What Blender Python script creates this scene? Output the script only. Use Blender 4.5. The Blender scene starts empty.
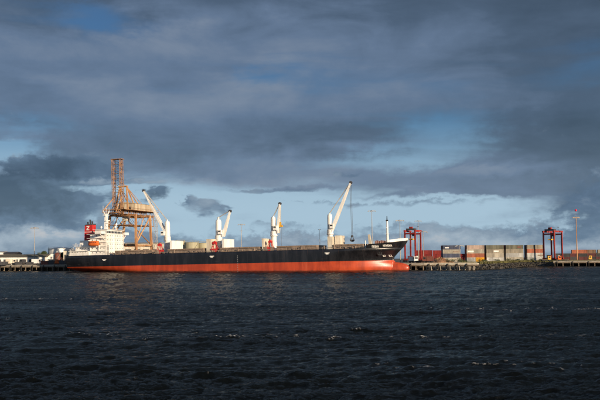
import bpy, math, random
import numpy as np
from mathutils import Vector, Matrix
R = math.radians
rng = random.Random(7)
scene = bpy.context.scene
COL = scene.collection

# ------------------------------------------------------------------ camera
F = 833.0                     # focal length in photo pixels (600 wide)
CAMH = 6.0
PITCH, ROLL = 4.04, -0.37
cam_d = bpy.data.cameras.new('camera'); cam = bpy.data.objects.new('camera', cam_d); COL.objects.link(cam)
cam_d.sensor_width = 36.0; cam_d.lens = 50.0; cam_d.clip_end = 20000; cam_d.clip_start = 0.5
CM = Matrix.Translation((0, 0, CAMH)) @ Matrix.Rotation(R(90 + PITCH), 4, 'X') @ Matrix.Rotation(R(ROLL), 4, 'Z')
cam.matrix_world = CM
scene.camera = cam

# ------------------------------------------------------------------ sun, exposure
SUN_EL = 12.0
sdir = Vector((0.65, -0.76, 0)).normalized()
S = Vector((sdir.x * math.cos(R(SUN_EL)), sdir.y * math.cos(R(SUN_EL)), math.sin(R(SUN_EL))))
sun_d = bpy.data.lights.new('sun', 'SUN'); sun_d.energy = 5.0; sun_d.angle = R(0.53); sun_d.color = (1.0, 0.80, 0.58)
sun = bpy.data.objects.new('sun', sun_d); COL.objects.link(sun)
sun.rotation_euler = S.to_track_quat('Z', 'Y').to_euler(); sun.location = (150, -150, 90)
vs = scene.view_settings
vs.view_transform = 'Standard'; vs.look = 'None'; vs.exposure = 0.35; vs.gamma = 1; vs.use_curve_mapping = False

# ------------------------------------------------------------------ world: Nishita sky behind cloud
world = bpy.data.worlds.new('World'); scene.world = world; world.use_nodes = True
world.cycles.sampling_method = 'MANUAL'; world.cycles.sample_map_resolution = 256
NT = world.node_tree; NT.nodes.clear()
class E:
    """node expression"""
    nt = None
    def __init__(s, v): s.v = v
    @staticmethod
    def m(op, *a, clamp=False):
        n = E.nt.nodes.new('ShaderNodeMath'); n.operation = op; n.use_clamp = clamp
        for i, x in enumerate(a):
            x = x.v if isinstance(x, E) else x
            if isinstance(x, (int, float)): n.inputs[i].default_value = x
            else: E.nt.links.new(x, n.inputs[i])
        return E(n.outputs[0])
    def __add__(s, o): return E.m('ADD', s, o)
    __radd__ = __add__
    def __sub__(s, o): return E.m('SUBTRACT', s, o)
    def __rsub__(s, o): return E.m('SUBTRACT', o, s)
    def __mul__(s, o): return E.m('MULTIPLY', s, o)
    __rmul__ = __mul__
    def __truediv__(s, o): return E.m('DIVIDE', s, o)
    def clamp(s, a=0.0, b=1.0): return E.m('MINIMUM', E.m('MAXIMUM', s, a), b)
def sstep(e, a, b):
    n = E.nt.nodes.new('ShaderNodeMapRange'); n.interpolation_type = 'SMOOTHSTEP'
    E.nt.links.new(e.v, n.inputs[0]); n.inputs[1].default_value = a; n.inputs[2].default_value = b
    n.inputs[3].default_value = 0; n.inputs[4].default_value = 1
    return E(n.outputs[0])
def comb(x, y, z):
    n = E.nt.nodes.new('ShaderNodeCombineXYZ')
    for i, q in enumerate((x, y, z)):
        if isinstance(q, E): E.nt.links.new(q.v, n.inputs[i])
        else: n.inputs[i].default_value = q
    return n.outputs[0]
def noise(vec, scale, detail=5, rough=0.55, dist=0.0, out=0):
    n = E.nt.nodes.new('ShaderNodeTexNoise'); E.nt.links.new(vec, n.inputs['Vector'])
    n.inputs['Scale'].default_value = scale; n.inputs['Detail'].default_value = detail
    n.inputs['Roughness'].default_value = rough; n.inputs['Distortion'].default_value = dist
    return E(n.outputs[out])
def mixc(f, a, b):
    n = E.nt.nodes.new('ShaderNodeMix'); n.data_type = 'RGBA'
    if isinstance(f, E): E.nt.links.new(f.v, n.inputs[0])
    else: n.inputs[0].default_value = f
    for i, q in ((6, a), (7, b)):
        if isinstance(q, tuple): n.inputs[i].default_value = (*q, 1)
        else: E.nt.links.new(q, n.inputs[i])
    return n.outputs[2]
E.nt = NT
tc = NT.nodes.new('ShaderNodeTexCoord')
sep = NT.nodes.new('ShaderNodeSeparateXYZ'); NT.links.new(tc.outputs['Generated'], sep.inputs[0])
dx, dy, dz = (E(sep.outputs[i]) for i in range(3))
AZ = E.m('ARCTAN2', dx, dy) * 57.2958            # degrees right of north
EL = E.m('ARCSINE', dz.clamp(-1, 1)) * 57.2958   # degrees above the horizon
# sky chart: 1 unit = 0.0688 degrees (bearing 300 is north, height 259 is the horizon, smaller is higher)
U0 = AZ * (1 / 0.0674) + 300.0
V0 = 259.0 - EL * (1 / 0.0672)
zz = E.m('MAXIMUM', dz, 0.0) + 0.10
plane = comb(dx / zz, dy / zz, 0.0)               # flat cloud deck seen in perspective
chart = comb(U0 * 0.01, V0 * 0.028, 3.7)
nA = noise(plane, 0.62, 7, 0.56, 0.5)
nB = noise(chart, 0.75, 7, 0.52, 0.6)
nC = noise(comb(U0 * 0.01, V0 * 0.016, 9.1), 2.6, 9, 0.60, 0.3)
nD = noise(comb(U0 * 0.004, V0 * 0.03, 21.0), 1.6, 5, 0.5, 0.8)
nW = noise(comb(U0 * 0.01, V0 * 0.02, 31.0), 1.5, 4, 0.6)
nX = noise(comb(U0 * 0.01, V0 * 0.014, 41.0), 6.5, 6, 0.6)
U = U0 + (nW - 0.5) * 90.0 + (nX - 0.5) * 30.0
V = V0 + (nB - 0.5) * 46.0 + (nX - 0.5) * 14.0
def blob(u, v, wu, wv, amp, uu=None, vv=None):
    a = ((uu or U) - u) * (1 / wu); b = ((vv or V) - v) * (1 / wv)
    return E.m('EXPONENT', (a * a + b * b) * -1.0) * amp
def blobs(lst, **k):
    t = None
    for q in lst:
        g = blob(*q, **k); t = g if t is None else t + g
    return t
# coverage of the high deck (soft edges, thin places where the blue shows through)
deck = ((192.0 - V) * (1 / 60.0)).clamp(-0.9, 0.80) + (nA - 0.5) * 0.7 + (nD - 0.5) * 1.5 + (nB - 0.5) * 0.8
deck = deck + blobs([(100, 22, 46, 16, -1.0), (40, 14, 60, 12, -0.35), (262, 74, 40, 13, -0.75), (450, 132, 72, 20, -1.1), (395, 158, 80, 14, -0.85), (300, 70, 60, 20, -0.25), (440, 85, 60, 14, -0.3),
                     (24, 126, 46, 13, -0.9), (4, 152, 34, 14, -1.7), (330, 85, 120, 26, -0.30), (170, 205, 200, 14, -0.5), (595, 70, 50, 26, -0.6), (330, 193, 150, 16, -0.5), (480, 208, 90, 9, -0.6),
                     (500, 176, 120, 15, 0.8), (330, 140, 80, 14, 0.4), (600, 180, 70, 45, 1.2), (520, 190, 130, 14, 0.9), (400, 182, 60, 8, 0.4), (250, 172, 110, 12, 0.35), (338, 172, 22, 4, 0.8), (285, 189, 60, 3.0, 0.8), (430, 196, 110, 4, 0.9), (90, 180, 60, 9, -0.5), (150, 186, 60, 7, -0.35)])
deckc = sstep(deck, -0.60, 0.65)
# low cumulus and the bank over the horizon
low = (nC - 0.5) * 1.5 + (nX - 0.5) * 1.1 - 0.55 + blobs([(16, 204, 64, 22, 2.5), (56, 208, 24, 14, 1.1), (60, 168, 62, 14, 1.6), (150, 194, 15, 10, 1.25), (206, 208, 15, 8, 1.3), (230, 212, 12, 6, 0.9), (184, 202, 8, 8, 1.2), (95, 200, 16, 8, 0.8), (345, 174, 20, 4, 0.9),
                                       (470, 250, 150, 17, 1.7), (625, 218, 62, 40, 1.7), (590, 250, 60, 12, 0.6), (320, 241, 150, 10, 0.9), (50, 242, 110, 16, 1.2), (120, 232, 60, 10, 0.6), (130, 212, 60, 6, 0.35), (250, 254, 300, 8, 0.9), (120, 178, 60, 4, 0.8), (280, 191, 40, 3, 0.8), (320, 203, 90, 2.6, 0.6), (440, 206, 90, 3.0, 0.6), (270, 225, 60, 4, 0.45), (400, 226, 70, 4, 0.5), (250, 186, 40, 2.5, 0.6)])
lowc = sstep(low, -0.22, 0.46)
# brightness of the deck and of the cumulus
bd = 0.57 + (nA - 0.5) * 0.50 + (nB - 0.5) * 0.62 + (nC - 0.5) * 0.22 + (nD - 0.5) * 0.15
bd = bd + blobs([(280, 80, 150, 40, 0.12), (40, 52, 60, 13, 0.14), (160, 38, 55, 16, 0.20), (580, 10, 150, 60, -0.36), (340, 130, 110, 14, -0.22), (570, 135, 150, 24, -0.30), (590, 190, 70, 50, -0.25),
                 (100, 150, 110, 16, -0.12), (500, 172, 80, 7, 0.22), (170, 178, 120, 8, 0.22), (250, 160, 120, 12, 0.12), (60, 4, 110, 22, -0.24), (300, -4, 260, 24, -0.26), (585, 90, 60, 60, -0.12), (150, 95, 120, 14, 0.05)])
bl = 0.36 + (nC - 0.5) * 0.8 + (nX - 0.5) * 0.3 + blobs([(20, 198, 74, 26, -0.42), (60, 166, 70, 14, -0.18), (212, 206, 34, 10, 0.10), (150, 199, 22, 14, -0.14), (196, 199, 30, 5, 0.12), (60, 252, 120, 7, -0.12), (20, 238, 90, 14, 0.30), (60, 234, 30, 5, 0.25),
                                      (4, 148, 30, 14, 0.5), (450, 246, 130, 20, 0.14), (470, 222, 22, 3.5, 0.45), (615, 222, 70, 40, -0.08), (520, 250, 120, 8, 0.14), (600, 248, 80, 7, 0.20), (30, 250, 60, 6, 0.15), (320, 242, 140, 9, 0.20), (120, 178, 60, 4, 0.3)])
def ramp(f, stops):
    n = NT.nodes.new('ShaderNodeValToRGB'); NT.links.new(f.v, n.inputs[0]); cr = n.color_ramp
    cr.elements[0].position = stops[0][0]; cr.elements[0].color = (*stops[0][1], 1)
    cr.elements[1].position = stops[-1][0]; cr.elements[1].color = (*stops[-1][1], 1)
    for p, c in stops[1:-1]:
        e = cr.elements.new(p); e.color = (*c, 1)
    return n.outputs[0]
deck_col = ramp(bd, [(0.0, (0.0353, 0.0534, 0.0769)), (0.35, (0.0628, 0.0926, 0.1381)), (0.6, (0.1059, 0.1506, 0.2260)), (0.85, (0.1805, 0.2197, 0.2825)), (1.0, (0.2354, 0.2668, 0.3374))])
low_col = ramp(bl, [(0.0, (0.0392, 0.0690, 0.1083)), (0.35, (0.0847, 0.1349, 0.2040)), (0.7, (0.2589, 0.3217, 0.3844)), (1.0, (0.4864, 0.4629, 0.4472))])
sky = NT.nodes.new('ShaderNodeTexSky'); sky.sky_type = 'NISHITA'; sky.sun_disc = False
sky.sun_elevation = R(SUN_EL); sky.sun_rotation = math.atan2(sdir.x, sdir.y)
sky.air_density = 1.0; sky.dust_density = 0.1; sky.ozone_density = 5.0
def bgnode(c, st):
    n = NT.nodes.new('ShaderNodeBackground'); n.inputs[1].default_value = st
    if isinstance(c, tuple): n.inputs[0].default_value = (*c, 1)
    else: NT.links.new(c, n.inputs[0])
    return n.outputs[0]
def bgmix(f, a, b):
    n = NT.nodes.new('ShaderNodeMixShader'); NT.links.new(f.v, n.inputs[0]); NT.links.new(a, n.inputs[1]); NT.links.new(b, n.inputs[2]); return n.outputs[0]
# thin pale veil of high cloud lying over the clear air, denser low down
veil = sstep(V0 + (nD - 0.5) * 60.0, 60.0, 215.0) * 0.62 + 0.30
veil_col = ramp(sstep(V0, 20.0, 205.0), [(0.0, (0.0588, 0.1373, 0.2825)), (0.55, (0.0981, 0.2197, 0.3688)), (0.85, (0.2275, 0.3570, 0.4786)), (1.0, (0.3138, 0.4394, 0.5414))])
out = bgmix(veil, bgnode(sky.outputs[0], 0.05), bgnode(veil_col, 1.0))
out = bgmix(deckc * 0.88, out, bgnode(deck_col, 1.0))
out = bgmix(lowc * 0.88, out, bgnode(low_col, 1.0))
wo = NT.nodes.new('ShaderNodeOutputWorld'); NT.links.new(out, wo.inputs[0])

# ------------------------------------------------------------------ materials
def mat(name, col, rough=0.6, metal=0.0, var=0.25, scale=0.6, dark=None, streak=False, spec=0.4, coords='Object'):
    m = bpy.data.materials.new(name); m.use_nodes = True; nt = m.node_tree; E.nt = nt
    b = nt.nodes['Principled BSDF']; b.inputs['Roughness'].default_value = rough; b.inputs['Metallic'].default_value = metal
    b.inputs['Specular IOR Level'].default_value = spec
    t = nt.nodes.new('ShaderNodeTexCoord')
    mp = nt.nodes.new('ShaderNodeMapping'); nt.links.new(t.outputs[coords], mp.inputs[0])
    if streak: mp.inputs['Scale'].default_value = (1, 1, 0.16)
    oi = nt.nodes.new('ShaderNodeObjectInfo')
    sh = nt.nodes.new('ShaderNodeVectorMath'); sh.operation = 'ADD'; nt.links.new(mp.outputs[0], sh.inputs[0])
    rv = (E(oi.outputs['Random']) * 40.0); nt.links.new(comb(rv, rv, rv), sh.inputs[1])
    n1 = noise(sh.outputs[0], scale, 8, 0.62); n2 = noise(sh.outputs[0], scale * 5, 5, 0.6)
    f = sstep(n1 * 0.7 + n2 * 0.3, 0.36, 0.66)
    d = dark or tuple(c * (1 - var) for c in col)
    c = mixc(f, d, tuple(min(1, x * (1 + var * 0.25)) for x in col))
    nt.links.new(c, b.inputs['Base Color'])
    nt.links.new((n2 * 0.3 + (rough - 0.12)).v, b.inputs['Roughness'])
    bp = nt.nodes.new('ShaderNodeBump'); bp.inputs['Strength'].default_value = 0.25; bp.inputs['Distance'].default_value = 0.03
    nt.links.new(n2.v, bp.inputs['Height']); nt.links.new(bp.outputs[0], b.inputs['Normal'])
    return m
M = {}
M['white'] = mat('white_paint', (0.81, 0.80, 0.77), 0.5, var=0.28, scale=0.35, streak=True, dark=(0.68, 0.65, 0.59))
M['cream'] = mat('cream_paint', (0.66, 0.62, 0.52), 0.55, var=0.35, scale=0.4, streak=True, dark=(0.45, 0.38, 0.28))
M['grey'] = mat('grey_paint', (0.35, 0.35, 0.34), 0.6, var=0.3)
M['darkgrey'] = mat('dark_steel', (0.06, 0.06, 0.065), 0.6)
M['black'] = mat('black_rubber', (0.018, 0.018, 0.02), 0.7)
M['glass'] = mat('dark_glass', (0.02, 0.025, 0.03), 0.18, spec=0.6)
M['red'] = mat('red_paint', (0.55, 0.03, 0.028), 0.5, var=0.35)
M['redcrane'] = mat('red_crane_paint', (0.33, 0.032, 0.026), 0.6, var=0.45)
M['orange'] = mat('orange_paint', (0.75, 0.16, 0.03), 0.45, var=0.25)
M['yellow'] = mat('yellow_paint', (0.70, 0.38, 0.03), 0.5, var=0.3)
M['rust'] = mat('rusty_steel', (0.40, 0.215, 0.09), 0.75, var=0.5, scale=0.5, dark=(0.15, 0.07, 0.035))
M['tan'] = mat('tan_paint', (0.56, 0.36, 0.18), 0.65, var=0.4, scale=0.4, dark=(0.34, 0.15, 0.065), streak=True)
M['housepaint'] = mat('beige_house_paint', (0.56, 0.49, 0.36), 0.65, var=0.35, scale=0.4, dark=(0.38, 0.29, 0.19), streak=True)
M['olive'] = mat('olive_paint', (0.40, 0.37, 0.25), 0.6, var=0.25, scale=0.3, streak=True)
M['deckred'] = mat('deck_paint', (0.20, 0.07, 0.05), 0.7, var=0.3)
M['hatch'] = mat('hatch_paint', (0.27, 0.20, 0.15), 0.65, var=0.4)
M['concrete'] = mat('concrete', (0.40, 0.36, 0.30), 0.85, var=0.4, scale=0.3, coords='Object')
M['wood'] = mat('weathered_timber', (0.22, 0.17, 0.12), 0.85, var=0.5, scale=0.7)
M['piledark'] = mat('wet_timber', (0.045, 0.04, 0.035), 0.6, var=0.4)
M['roof'] = mat('olive_roof', (0.14, 0.125, 0.085), 0.8, var=0.3)
M['bark'] = mat('bark', (0.10, 0.07, 0.05), 0.9)
M['leaf'] = mat('leaf_green', (0.055, 0.075, 0.022), 0.6, var=0.5, scale=0.8)
M['grass'] = mat('dry_grass', (0.16, 0.15, 0.055), 0.9, var=0.5, scale=0.4)
M['rock'] = mat('shore_rock', (0.085, 0.075, 0.062), 0.85, var=0.55, scale=0.8)
M['soil'] = mat('rust_brown_soil', (0.33, 0.17, 0.085), 0.9, var=0.45, scale=0.4)
M['asphalt'] = mat('yard_ground', (0.10, 0.095, 0.085), 0.9, var=0.4, scale=0.08)
M['galv'] = mat('galvanised_steel', (0.36, 0.33, 0.29), 0.55, var=0.2)
M['ball'] = mat('ball_red', (0.75, 0.03, 0.08), 0.4)

def hull_material():
    m = bpy.data.materials.new('hull_paint'); m.use_nodes = True; nt = m.node_tree; E.nt = nt
    b = nt.nodes['Principled BSDF']; b.inputs['Roughness'].default_value = 0.42
    t = nt.nodes.new('ShaderNodeTexCoord'); s = nt.nodes.new('ShaderNodeSeparateXYZ'); nt.links.new(t.outputs['Object'], s.inputs[0])
    x, y, z = (E(s.outputs[i]) for i in range(3))
    vec = comb(x, y, z * 0.16)
    n1 = noise(vec, 0.35, 8, 0.65); n2 = noise(comb(x, y, z), 0.15, 6, 0.6); n3 = noise(comb(x, y, z), 2.0, 5, 0.6)
    red = mixc(sstep(n1 * 0.6 + n2 * 0.4, 0.38, 0.62), (0.32, 0.042, 0.015), (0.50, 0.070, 0.022))
    red = mixc(sstep(n1, 0.60, 0.72) * 0.35, red, (0.50, 0.20, 0.12))
    # strakes and butts of the shell plating, a little apart in tone
    plate = E.m('FRACT', x * (1 / 9.6)); 
    seam = sstep(E.m('ABSOLUTE', plate - 0.5), 0.485, 0.499) * 0.4
    red = mixc(seam, red, (0.22, 0.05, 0.03))
    blk = mixc(sstep(n1, 0.40, 0.68), (0.007, 0.008, 0.011), (0.020, 0.021, 0.026))
    blk = mixc(sstep(n1, 0.64, 0.74) * 0.3, blk, (0.07, 0.036, 0.022))
    blk = mixc(seam * 0.6, blk, (0.05, 0.05, 0.055))
    f = sstep(z + (n3 - 0.5) * 0.10, 9.46, 9.54)
    wet = sstep(z - x * 0.0154 * -1.0 + (n2 - 0.5) * 0.8, 7.2, 8.0)
    c = mixc(f, red, blk)
    run = noise(comb(x * 2.2, y, z * 0.10), 1.0, 4, 0.6)                      # rust runs from the deck edge
    c = mixc(sstep(run, 0.60, 0.74) * sstep(z, 11.5, 15.4) * 0.55, c, (0.10, 0.05, 0.03))
    scr = noise(comb(x * 0.10, y, z * 1.3), 1.2, 6, 0.7)                      # fender scrapes along the side
    c = mixc(sstep(scr, 0.60, 0.70) * 0.22, c, (0.16, 0.13, 0.12))
    wl = z - (7.1 - x * 0.01538) + (n3 - 0.5) * 0.7 + (n1 - 0.5) * 0.8
    c = mixc((1.0 - sstep(wl, 0.15, 0.75)) * 0.75, c, (0.055, 0.03, 0.018))   # wet weedy band
    nt.links.new(c, b.inputs['Base Color'])
    b.inputs['Specular IOR Level'].default_value = 0.6
    nt.links.new((n3 * 0.22 + 0.27).v, b.inputs['Roughness'])
    bp = nt.nodes.new('ShaderNodeBump'); bp.inputs['Strength'].default_value = 0.35; bp.inputs['Distance'].default_value = 0.12
    nt.links.new((n2 * 0.6 + n1 * 0.4).v, bp.inputs['Height']); nt.links.new(bp.outputs[0], b.inputs['Normal'])
    return m
M['hull'] = hull_material()

# ------------------------------------------------------------------ mesh helpers
class MB:
    def __init__(s): s.v = []; s.f = []
    def add(s, vs, fs):
        o = len(s.v); s.v += [tuple(p) for p in vs]; s.f += [tuple(i + o for i in q) for q in fs]; return s
    def box(s, x0, x1, y0, y1, z0, z1):
        return s.add([(x, y, z) for z in (z0, z1) for y in (y0, y1) for x in (x0, x1)],
                     [(0, 2, 3, 1), (4, 5, 7, 6), (0, 1, 5, 4), (2, 6, 7, 3), (0, 4, 6, 2), (1, 3, 7, 5)])
    def obox(s, c, ax, ay, az):   # oriented box: centre and half axes
        c, ax, ay, az = map(Vector, (c, ax, ay, az))
        return s.add([c + ax * i + ay * j + az * k for k in (-1, 1) for j in (-1, 1) for i in (-1, 1)],
                     [(0, 2, 3, 1), (4, 5, 7, 6), (0, 1, 5, 4), (2, 6, 7, 3), (0, 4, 6, 2), (1, 3, 7, 5)])
    def tube(s, p, q, r0, r1=None, n=6):
        p, q = Vector(p), Vector(q); r1 = r0 if r1 is None else r1
        d = (q - p).normalized(); a = d.cross(Vector((0, 0, 1)) if abs(d.z) < 0.9 else Vector((1, 0, 0))).normalized(); b = d.cross(a)
        ring = [(math.cos(2 * math.pi * i / n), math.sin(2 * math.pi * i / n)) for i in range(n)]
        vs = [p + (a * c + b * t) * r0 for c, t in ring] + [q + (a * c + b * t) * r1 for c, t in ring]
        return s.add(vs, [(i, (i + 1) % n, n + (i + 1) % n, n + i) for i in range(n)] + [tuple(range(n - 1, -1, -1)), tuple(range(n, 2 * n))])
    def beam(s, p, q, w0, h0, w1=None, h1=None, side=(0, 1, 0)):   # tapering rectangular beam
        p, q = Vector(p), Vector(q); w1 = w0 if w1 is None else w1; h1 = h0 if h1 is None else h1
        d = (q - p).normalized(); a = Vector(side); a = (a - d * a.dot(d)).normalized(); b = d.cross(a)
        vs = [p + a * i * w0 / 2 + b * j * h0 / 2 for i, j in ((-1, -1), (1, -1), (1, 1), (-1, 1))] + \
             [q + a * i * w1 / 2 + b * j * h1 / 2 for i, j in ((-1, -1), (1, -1), (1, 1), (-1, 1))]
        return s.add(vs, [(0, 3, 2, 1), (4, 5, 6, 7), (0, 1, 5, 4), (1, 2, 6, 5), (2, 3, 7, 6), (3, 0, 4, 7)])
    def lathe(s, prof, cx=0, cy=0, n=24):
        o = len(s.v); k = len(prof)
        for i in range(n):
            a = 2 * math.pi * i / n
            s.v += [(cx + r * math.cos(a), cy + r * math.sin(a), z) for r, z in prof]
        for i in range(n):
            j = (i + 1) % n
            s.f += [(o + i * k + m_, o + j * k + m_, o + j * k + m_ + 1, o + i * k + m_ + 1) for m_ in range(k - 1)]
        s.f += [tuple(o + i * k for i in range(n - 1, -1, -1)), tuple(o + i * k + k - 1 for i in range(n))]
        return s
    def prism(s, pts, off):   # planar polygon extruded by a vector
        pts = [Vector(p) for p in pts]; off = Vector(off); n = len(pts)
        return s.add(pts + [p + off for p in pts], [tuple(range(n - 1, -1, -1)), tuple(range(n, 2 * n))] + [(i, (i + 1) % n, n + (i + 1) % n, n + i) for i in range(n)])
    def truss(s, p, q, wv, hv, nb, r, rb=None):   # box lattice from p to q, full width and height vectors
        p, q, wv, hv = map(Vector, (p, q, wv, hv)); rb = rb or r * 0.6
        cor = [(-.5, -.5), (.5, -.5), (.5, .5), (-.5, .5)]
        P = lambda t, c: p.lerp(q, t) + wv * c[0] + hv * c[1]
        for c in cor: s.tube(P(0, c), P(1, c), r, n=4)
        for i in range(nb + 1):
            for j in range(4): s.tube(P(i / nb, cor[j]), P(i / nb, cor[(j + 1) % 4]), rb, n=4)
        for i in range(nb):
            for j in range(4):
                a, b = (cor[j], cor[(j + 1) % 4]) if i % 2 else (cor[(j + 1) % 4], cor[j])
                s.tube(P(i / nb, a), P((i + 1) / nb, b), rb, n=4)
        return s
    def mesh(s, name):
        me = bpy.data.meshes.new(name); me.from_pydata(s.v, [], s.f); me.update(); return me
    def build(s, name, m, parent=None, smooth=False):
        me = s.mesh(name); me.materials.append(M[m] if isinstance(m, str) else m)
        if smooth: me.polygons.foreach_set('use_smooth', [True] * len(me.polygons))
        return obj(name, me, parent)
def obj(name, me, parent=None):
    o = bpy.data.objects.new(name, me); COL.objects.link(o)
    if parent: o.parent = parent
    return o
def tag(o, label=None, cat=None, group=None, kind=None):
    if label: o['label'] = label
    if cat: o['category'] = cat
    if group: o['group'] = group
    if kind: o['kind'] = kind
    return o
def empty(name, label, cat, loc=(0, 0, 0), rz=0.0, group=None):
    o = obj(name, None); o.location = loc; o.rotation_euler = (0, 0, rz); return tag(o, label, cat, group)

# ------------------------------------------------------------------ plan of the harbour
A2 = Vector((0.949, -0.316, 0)).normalized()      # along the quay, towards the ship's bow
N2 = Vector((0.316, 0.949, 0)).normalized()       # inland
CS = Vector((-121.2, 456.4, 0))                   # ship: stern on the centreline
SHIPL = 182.0
Q0 = CS + A2 * SHIPL + N2 * 17.0                  # quay face abreast of the bow
RZ = math.atan2(A2.y, A2.x)
ZG = 3.3                                          # quay and yard level
def W(t, s, z=ZG): p = Q0 + A2 * t + N2 * s; return Vector((p.x, p.y, z))
def ray(x, y): return (CM.to_3x3() @ Vector(((x - 300) / F, (200 - y) / F, -1))).normalized()
def zat(x, y, D): r = ray(x, y); return CAMH + r.z * D / r.y
def at(x, D, z=ZG): r = ray(x, 255); return Vector((r.x * D / r.y, D, z))
def tx(px, s):                                     # quay run at which bearing px meets the line s metres inland
    r = ray(px, 255); k = r.x / r.y; b = Q0 + N2 * s
    return (k * b.y - b.x) / (A2.x - k * A2.y)
def ax(px, y0=0.0):                                # ship station at which bearing px meets the line y0 to port
    r = ray(px, 250); k = r.x / r.y; b = CS + N2 * y0
    return (k * b.y - b.x) / (A2.x - k * A2.y)
TRIM0, TRIM1 = -7.1, -4.3
def az_(px, py, X, y0=0.0):                        # ship height for a photo point on a known station
    D = (CS + A2 * X + N2 * y0).y
    return zat(px, py, D) - (TRIM0 + (TRIM1 - TRIM0) * X / SHIPL)
T_END = tx(477, 0)
S_R = 180.0

# ------------------------------------------------------------------ water
def ocean(n, L, wl, wdir, rms, seed, spread=2, cut=0.12):
    g = np.random.default_rng(seed); k1 = 2 * np.pi * np.fft.fftfreq(n, L / n)
    kx, ky = np.meshgrid(k1, k1, indexing='ij'); k = np.hypot(kx, ky); k[0, 0] = 1
    kp = 2 * np.pi / wl
    cosw = (kx * math.cos(wdir) + ky * math.sin(wdir)) / k
    P = np.exp(-1.25 * (kp / k) ** 2) / k ** 4 * (0.035 + np.abs(cosw) ** spread) * np.exp(-(k * cut) ** 2); P[0, 0] = 0
    h = np.sqrt(P) * (g.normal(size=(n, n)) + 1j * g.normal(size=(n, n)))
    H = np.fft.ifft2(h).real; sc = rms / H.std()
    DX = np.fft.ifft2(1j * kx / k * h).real; DY = np.fft.ifft2(1j * ky / k * h).real
    LP = np.fft.ifft2(k ** 2 * np.exp(-(k * 0.10) ** 2) * h).real
    return H * sc, DX * sc, DY * sc, LP / LP.std()
def sample(T, L, x, y):
    n = T.shape[0]; fx = (x / L * n) % n; fy = (y / L * n) % n
    i = np.floor(fx).astype(int) % n; j = np.floor(fy).astype(int) % n; a = fx - np.floor(fx); b = fy - np.floor(fy); i1 = (i + 1) % n; j1 = (j + 1) % n
    return T[i, j] * (1 - a) * (1 - b) + T[i1, j] * a * (1 - b) + T[i, j1] * (1 - a) * b + T[i1, j1] * a * b
def build_water():
    rows = [4.0]
    while rows[-1] < 760:
        d = rows[-1]; rows.append(d + (0.6 if d < 24 else min(1.6, max(0.16, d * d / 18000 + 0.06)) if d < 470 else 6.0))
    inner = np.arange(-0.47, 0.4701, 0.00155)
    side = 0.47 * 1.16 ** np.arange(1, 15)
    tans = np.concatenate([-side[::-1], inner, side])
    Y, Tn = np.meshgrid(np.array(rows), tans, indexing='ij'); X = Y * Tn
    ca, sa = math.cos(0.6), math.sin(0.6)
    H1, X1, Y1, L1 = ocean(1024, 61.0, 3.6, R(-84), 0.062, 1, spread=12, cut=0.03)
    H2, X2, Y2, L2 = ocean(1024, 37.0, 1.3, R(-25), 0.034, 2, spread=6, cut=0.02)
    H3, X3, Y3, L3 = ocean(256, 331.0, 24.0, R(-95), 0.06, 3)
    xr, yr = X * ca - Y * sa, X * sa + Y * ca
    gust = sample(H3, 331.0, X * 0.55 + 70, Y * 0.9); gust = 1 + 2.4 * gust
    h1, h2, h3 = sample(H1, 61, X, Y) * gust, sample(H2, 37, xr, yr) * gust, sample(H3, 331, X, Y)
    Z = h1 + h2 + h3
    far = np.clip(1 - (Y - 300) / 900, 0.4, 1)
    Z = Z * far
    dxx = (sample(X1, 61, X, Y)) * 1.0; dyy = (sample(Y1, 61, X, Y)) * 1.0
    # broken crests: the tops of the steepest waves, gathered in wind lines
    crest = h1 + h2 * 0.9
    sharp = sample(L1, 61, X, Y) * gust + 0.35 * crest / 0.1
    ln = sample(H3, 331.0, X * 0.10 + Y * 0.03 + 11, Y * 0.8 + X * 0.06 + 40) / 0.06
    foam = np.clip((sharp - 1.8) / 0.7, 0, 1) * np.clip((ln - 1.05) / 0.4, 0, 1) + np.clip((sharp - 3.9) / 0.5, 0, 1)
    nr, nc = X.shape
    co = np.stack([X + dxx, Y + dyy, Z], -1).reshape(-1, 3).astype(np.float32)
    idx = np.arange(nr * nc).reshape(nr, nc)
    q = np.stack([idx[:-1, :-1], idx[:-1, 1:], idx[1:, 1:], idx[1:, :-1]], -1).reshape(-1, 4).astype(np.int32)
    me = bpy.data.meshes.new('water'); me.vertices.add(len(co)); me.vertices.foreach_set('co', co.ravel())
    me.loops.add(q.size); me.loops.foreach_set('vertex_index', q.ravel())
    me.polygons.add(len(q)); me.polygons.foreach_set('loop_start', np.arange(0, q.size, 4, dtype=np.int32)); me.polygons.foreach_set('loop_total', np.full(len(q), 4, dtype=np.int32))
    me.polygons.foreach_set('use_smooth', np.ones(len(q), dtype=bool))
    me.update(calc_edges=True)
    at_ = me.attributes.new('foam', 'FLOAT', 'POINT'); at_.data.foreach_set('value', foam.ravel().astype(np.float32))
    m = bpy.data.materials.new('harbour_water'); m.use_nodes = True; nt = m.node_tree; E.nt = nt
    nt.nodes.remove(nt.nodes['Principled BSDF'])
    df = nt.nodes.new('ShaderNodeBsdfDiffuse'); gl = nt.nodes.new('ShaderNodeBsdfGlossy'); gl.inputs['Roughness'].default_value = 0.11; gl.inputs['Color'].default_value = (1, 0.97, 0.91, 1)
    fr = nt.nodes.new('ShaderNodeFresnel'); fr.inputs['IOR'].default_value = 1.30
    g = nt.nodes.new('ShaderNodeNewGeometry'); s = nt.nodes.new('ShaderNodeSeparateXYZ'); nt.links.new(g.outputs['Position'], s.inputs[0])
    x, y = E(s.outputs[0]), E(s.outputs[1])
    n1 = noise(comb(x * 0.55, y * 1.5, 0), 2.2, 6, 0.6, 0.3); n2 = noise(comb(x * 0.7, y, 2.0), 6.0, 6, 0.65)
    a = nt.nodes.new('ShaderNodeAttribute'); a.attribute_name = 'foam'
    f = (E(a.outputs['Fac']) * sstep(n2 * 0.7 + n1 * 0.3, 0.50, 0.62)).clamp()
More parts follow.
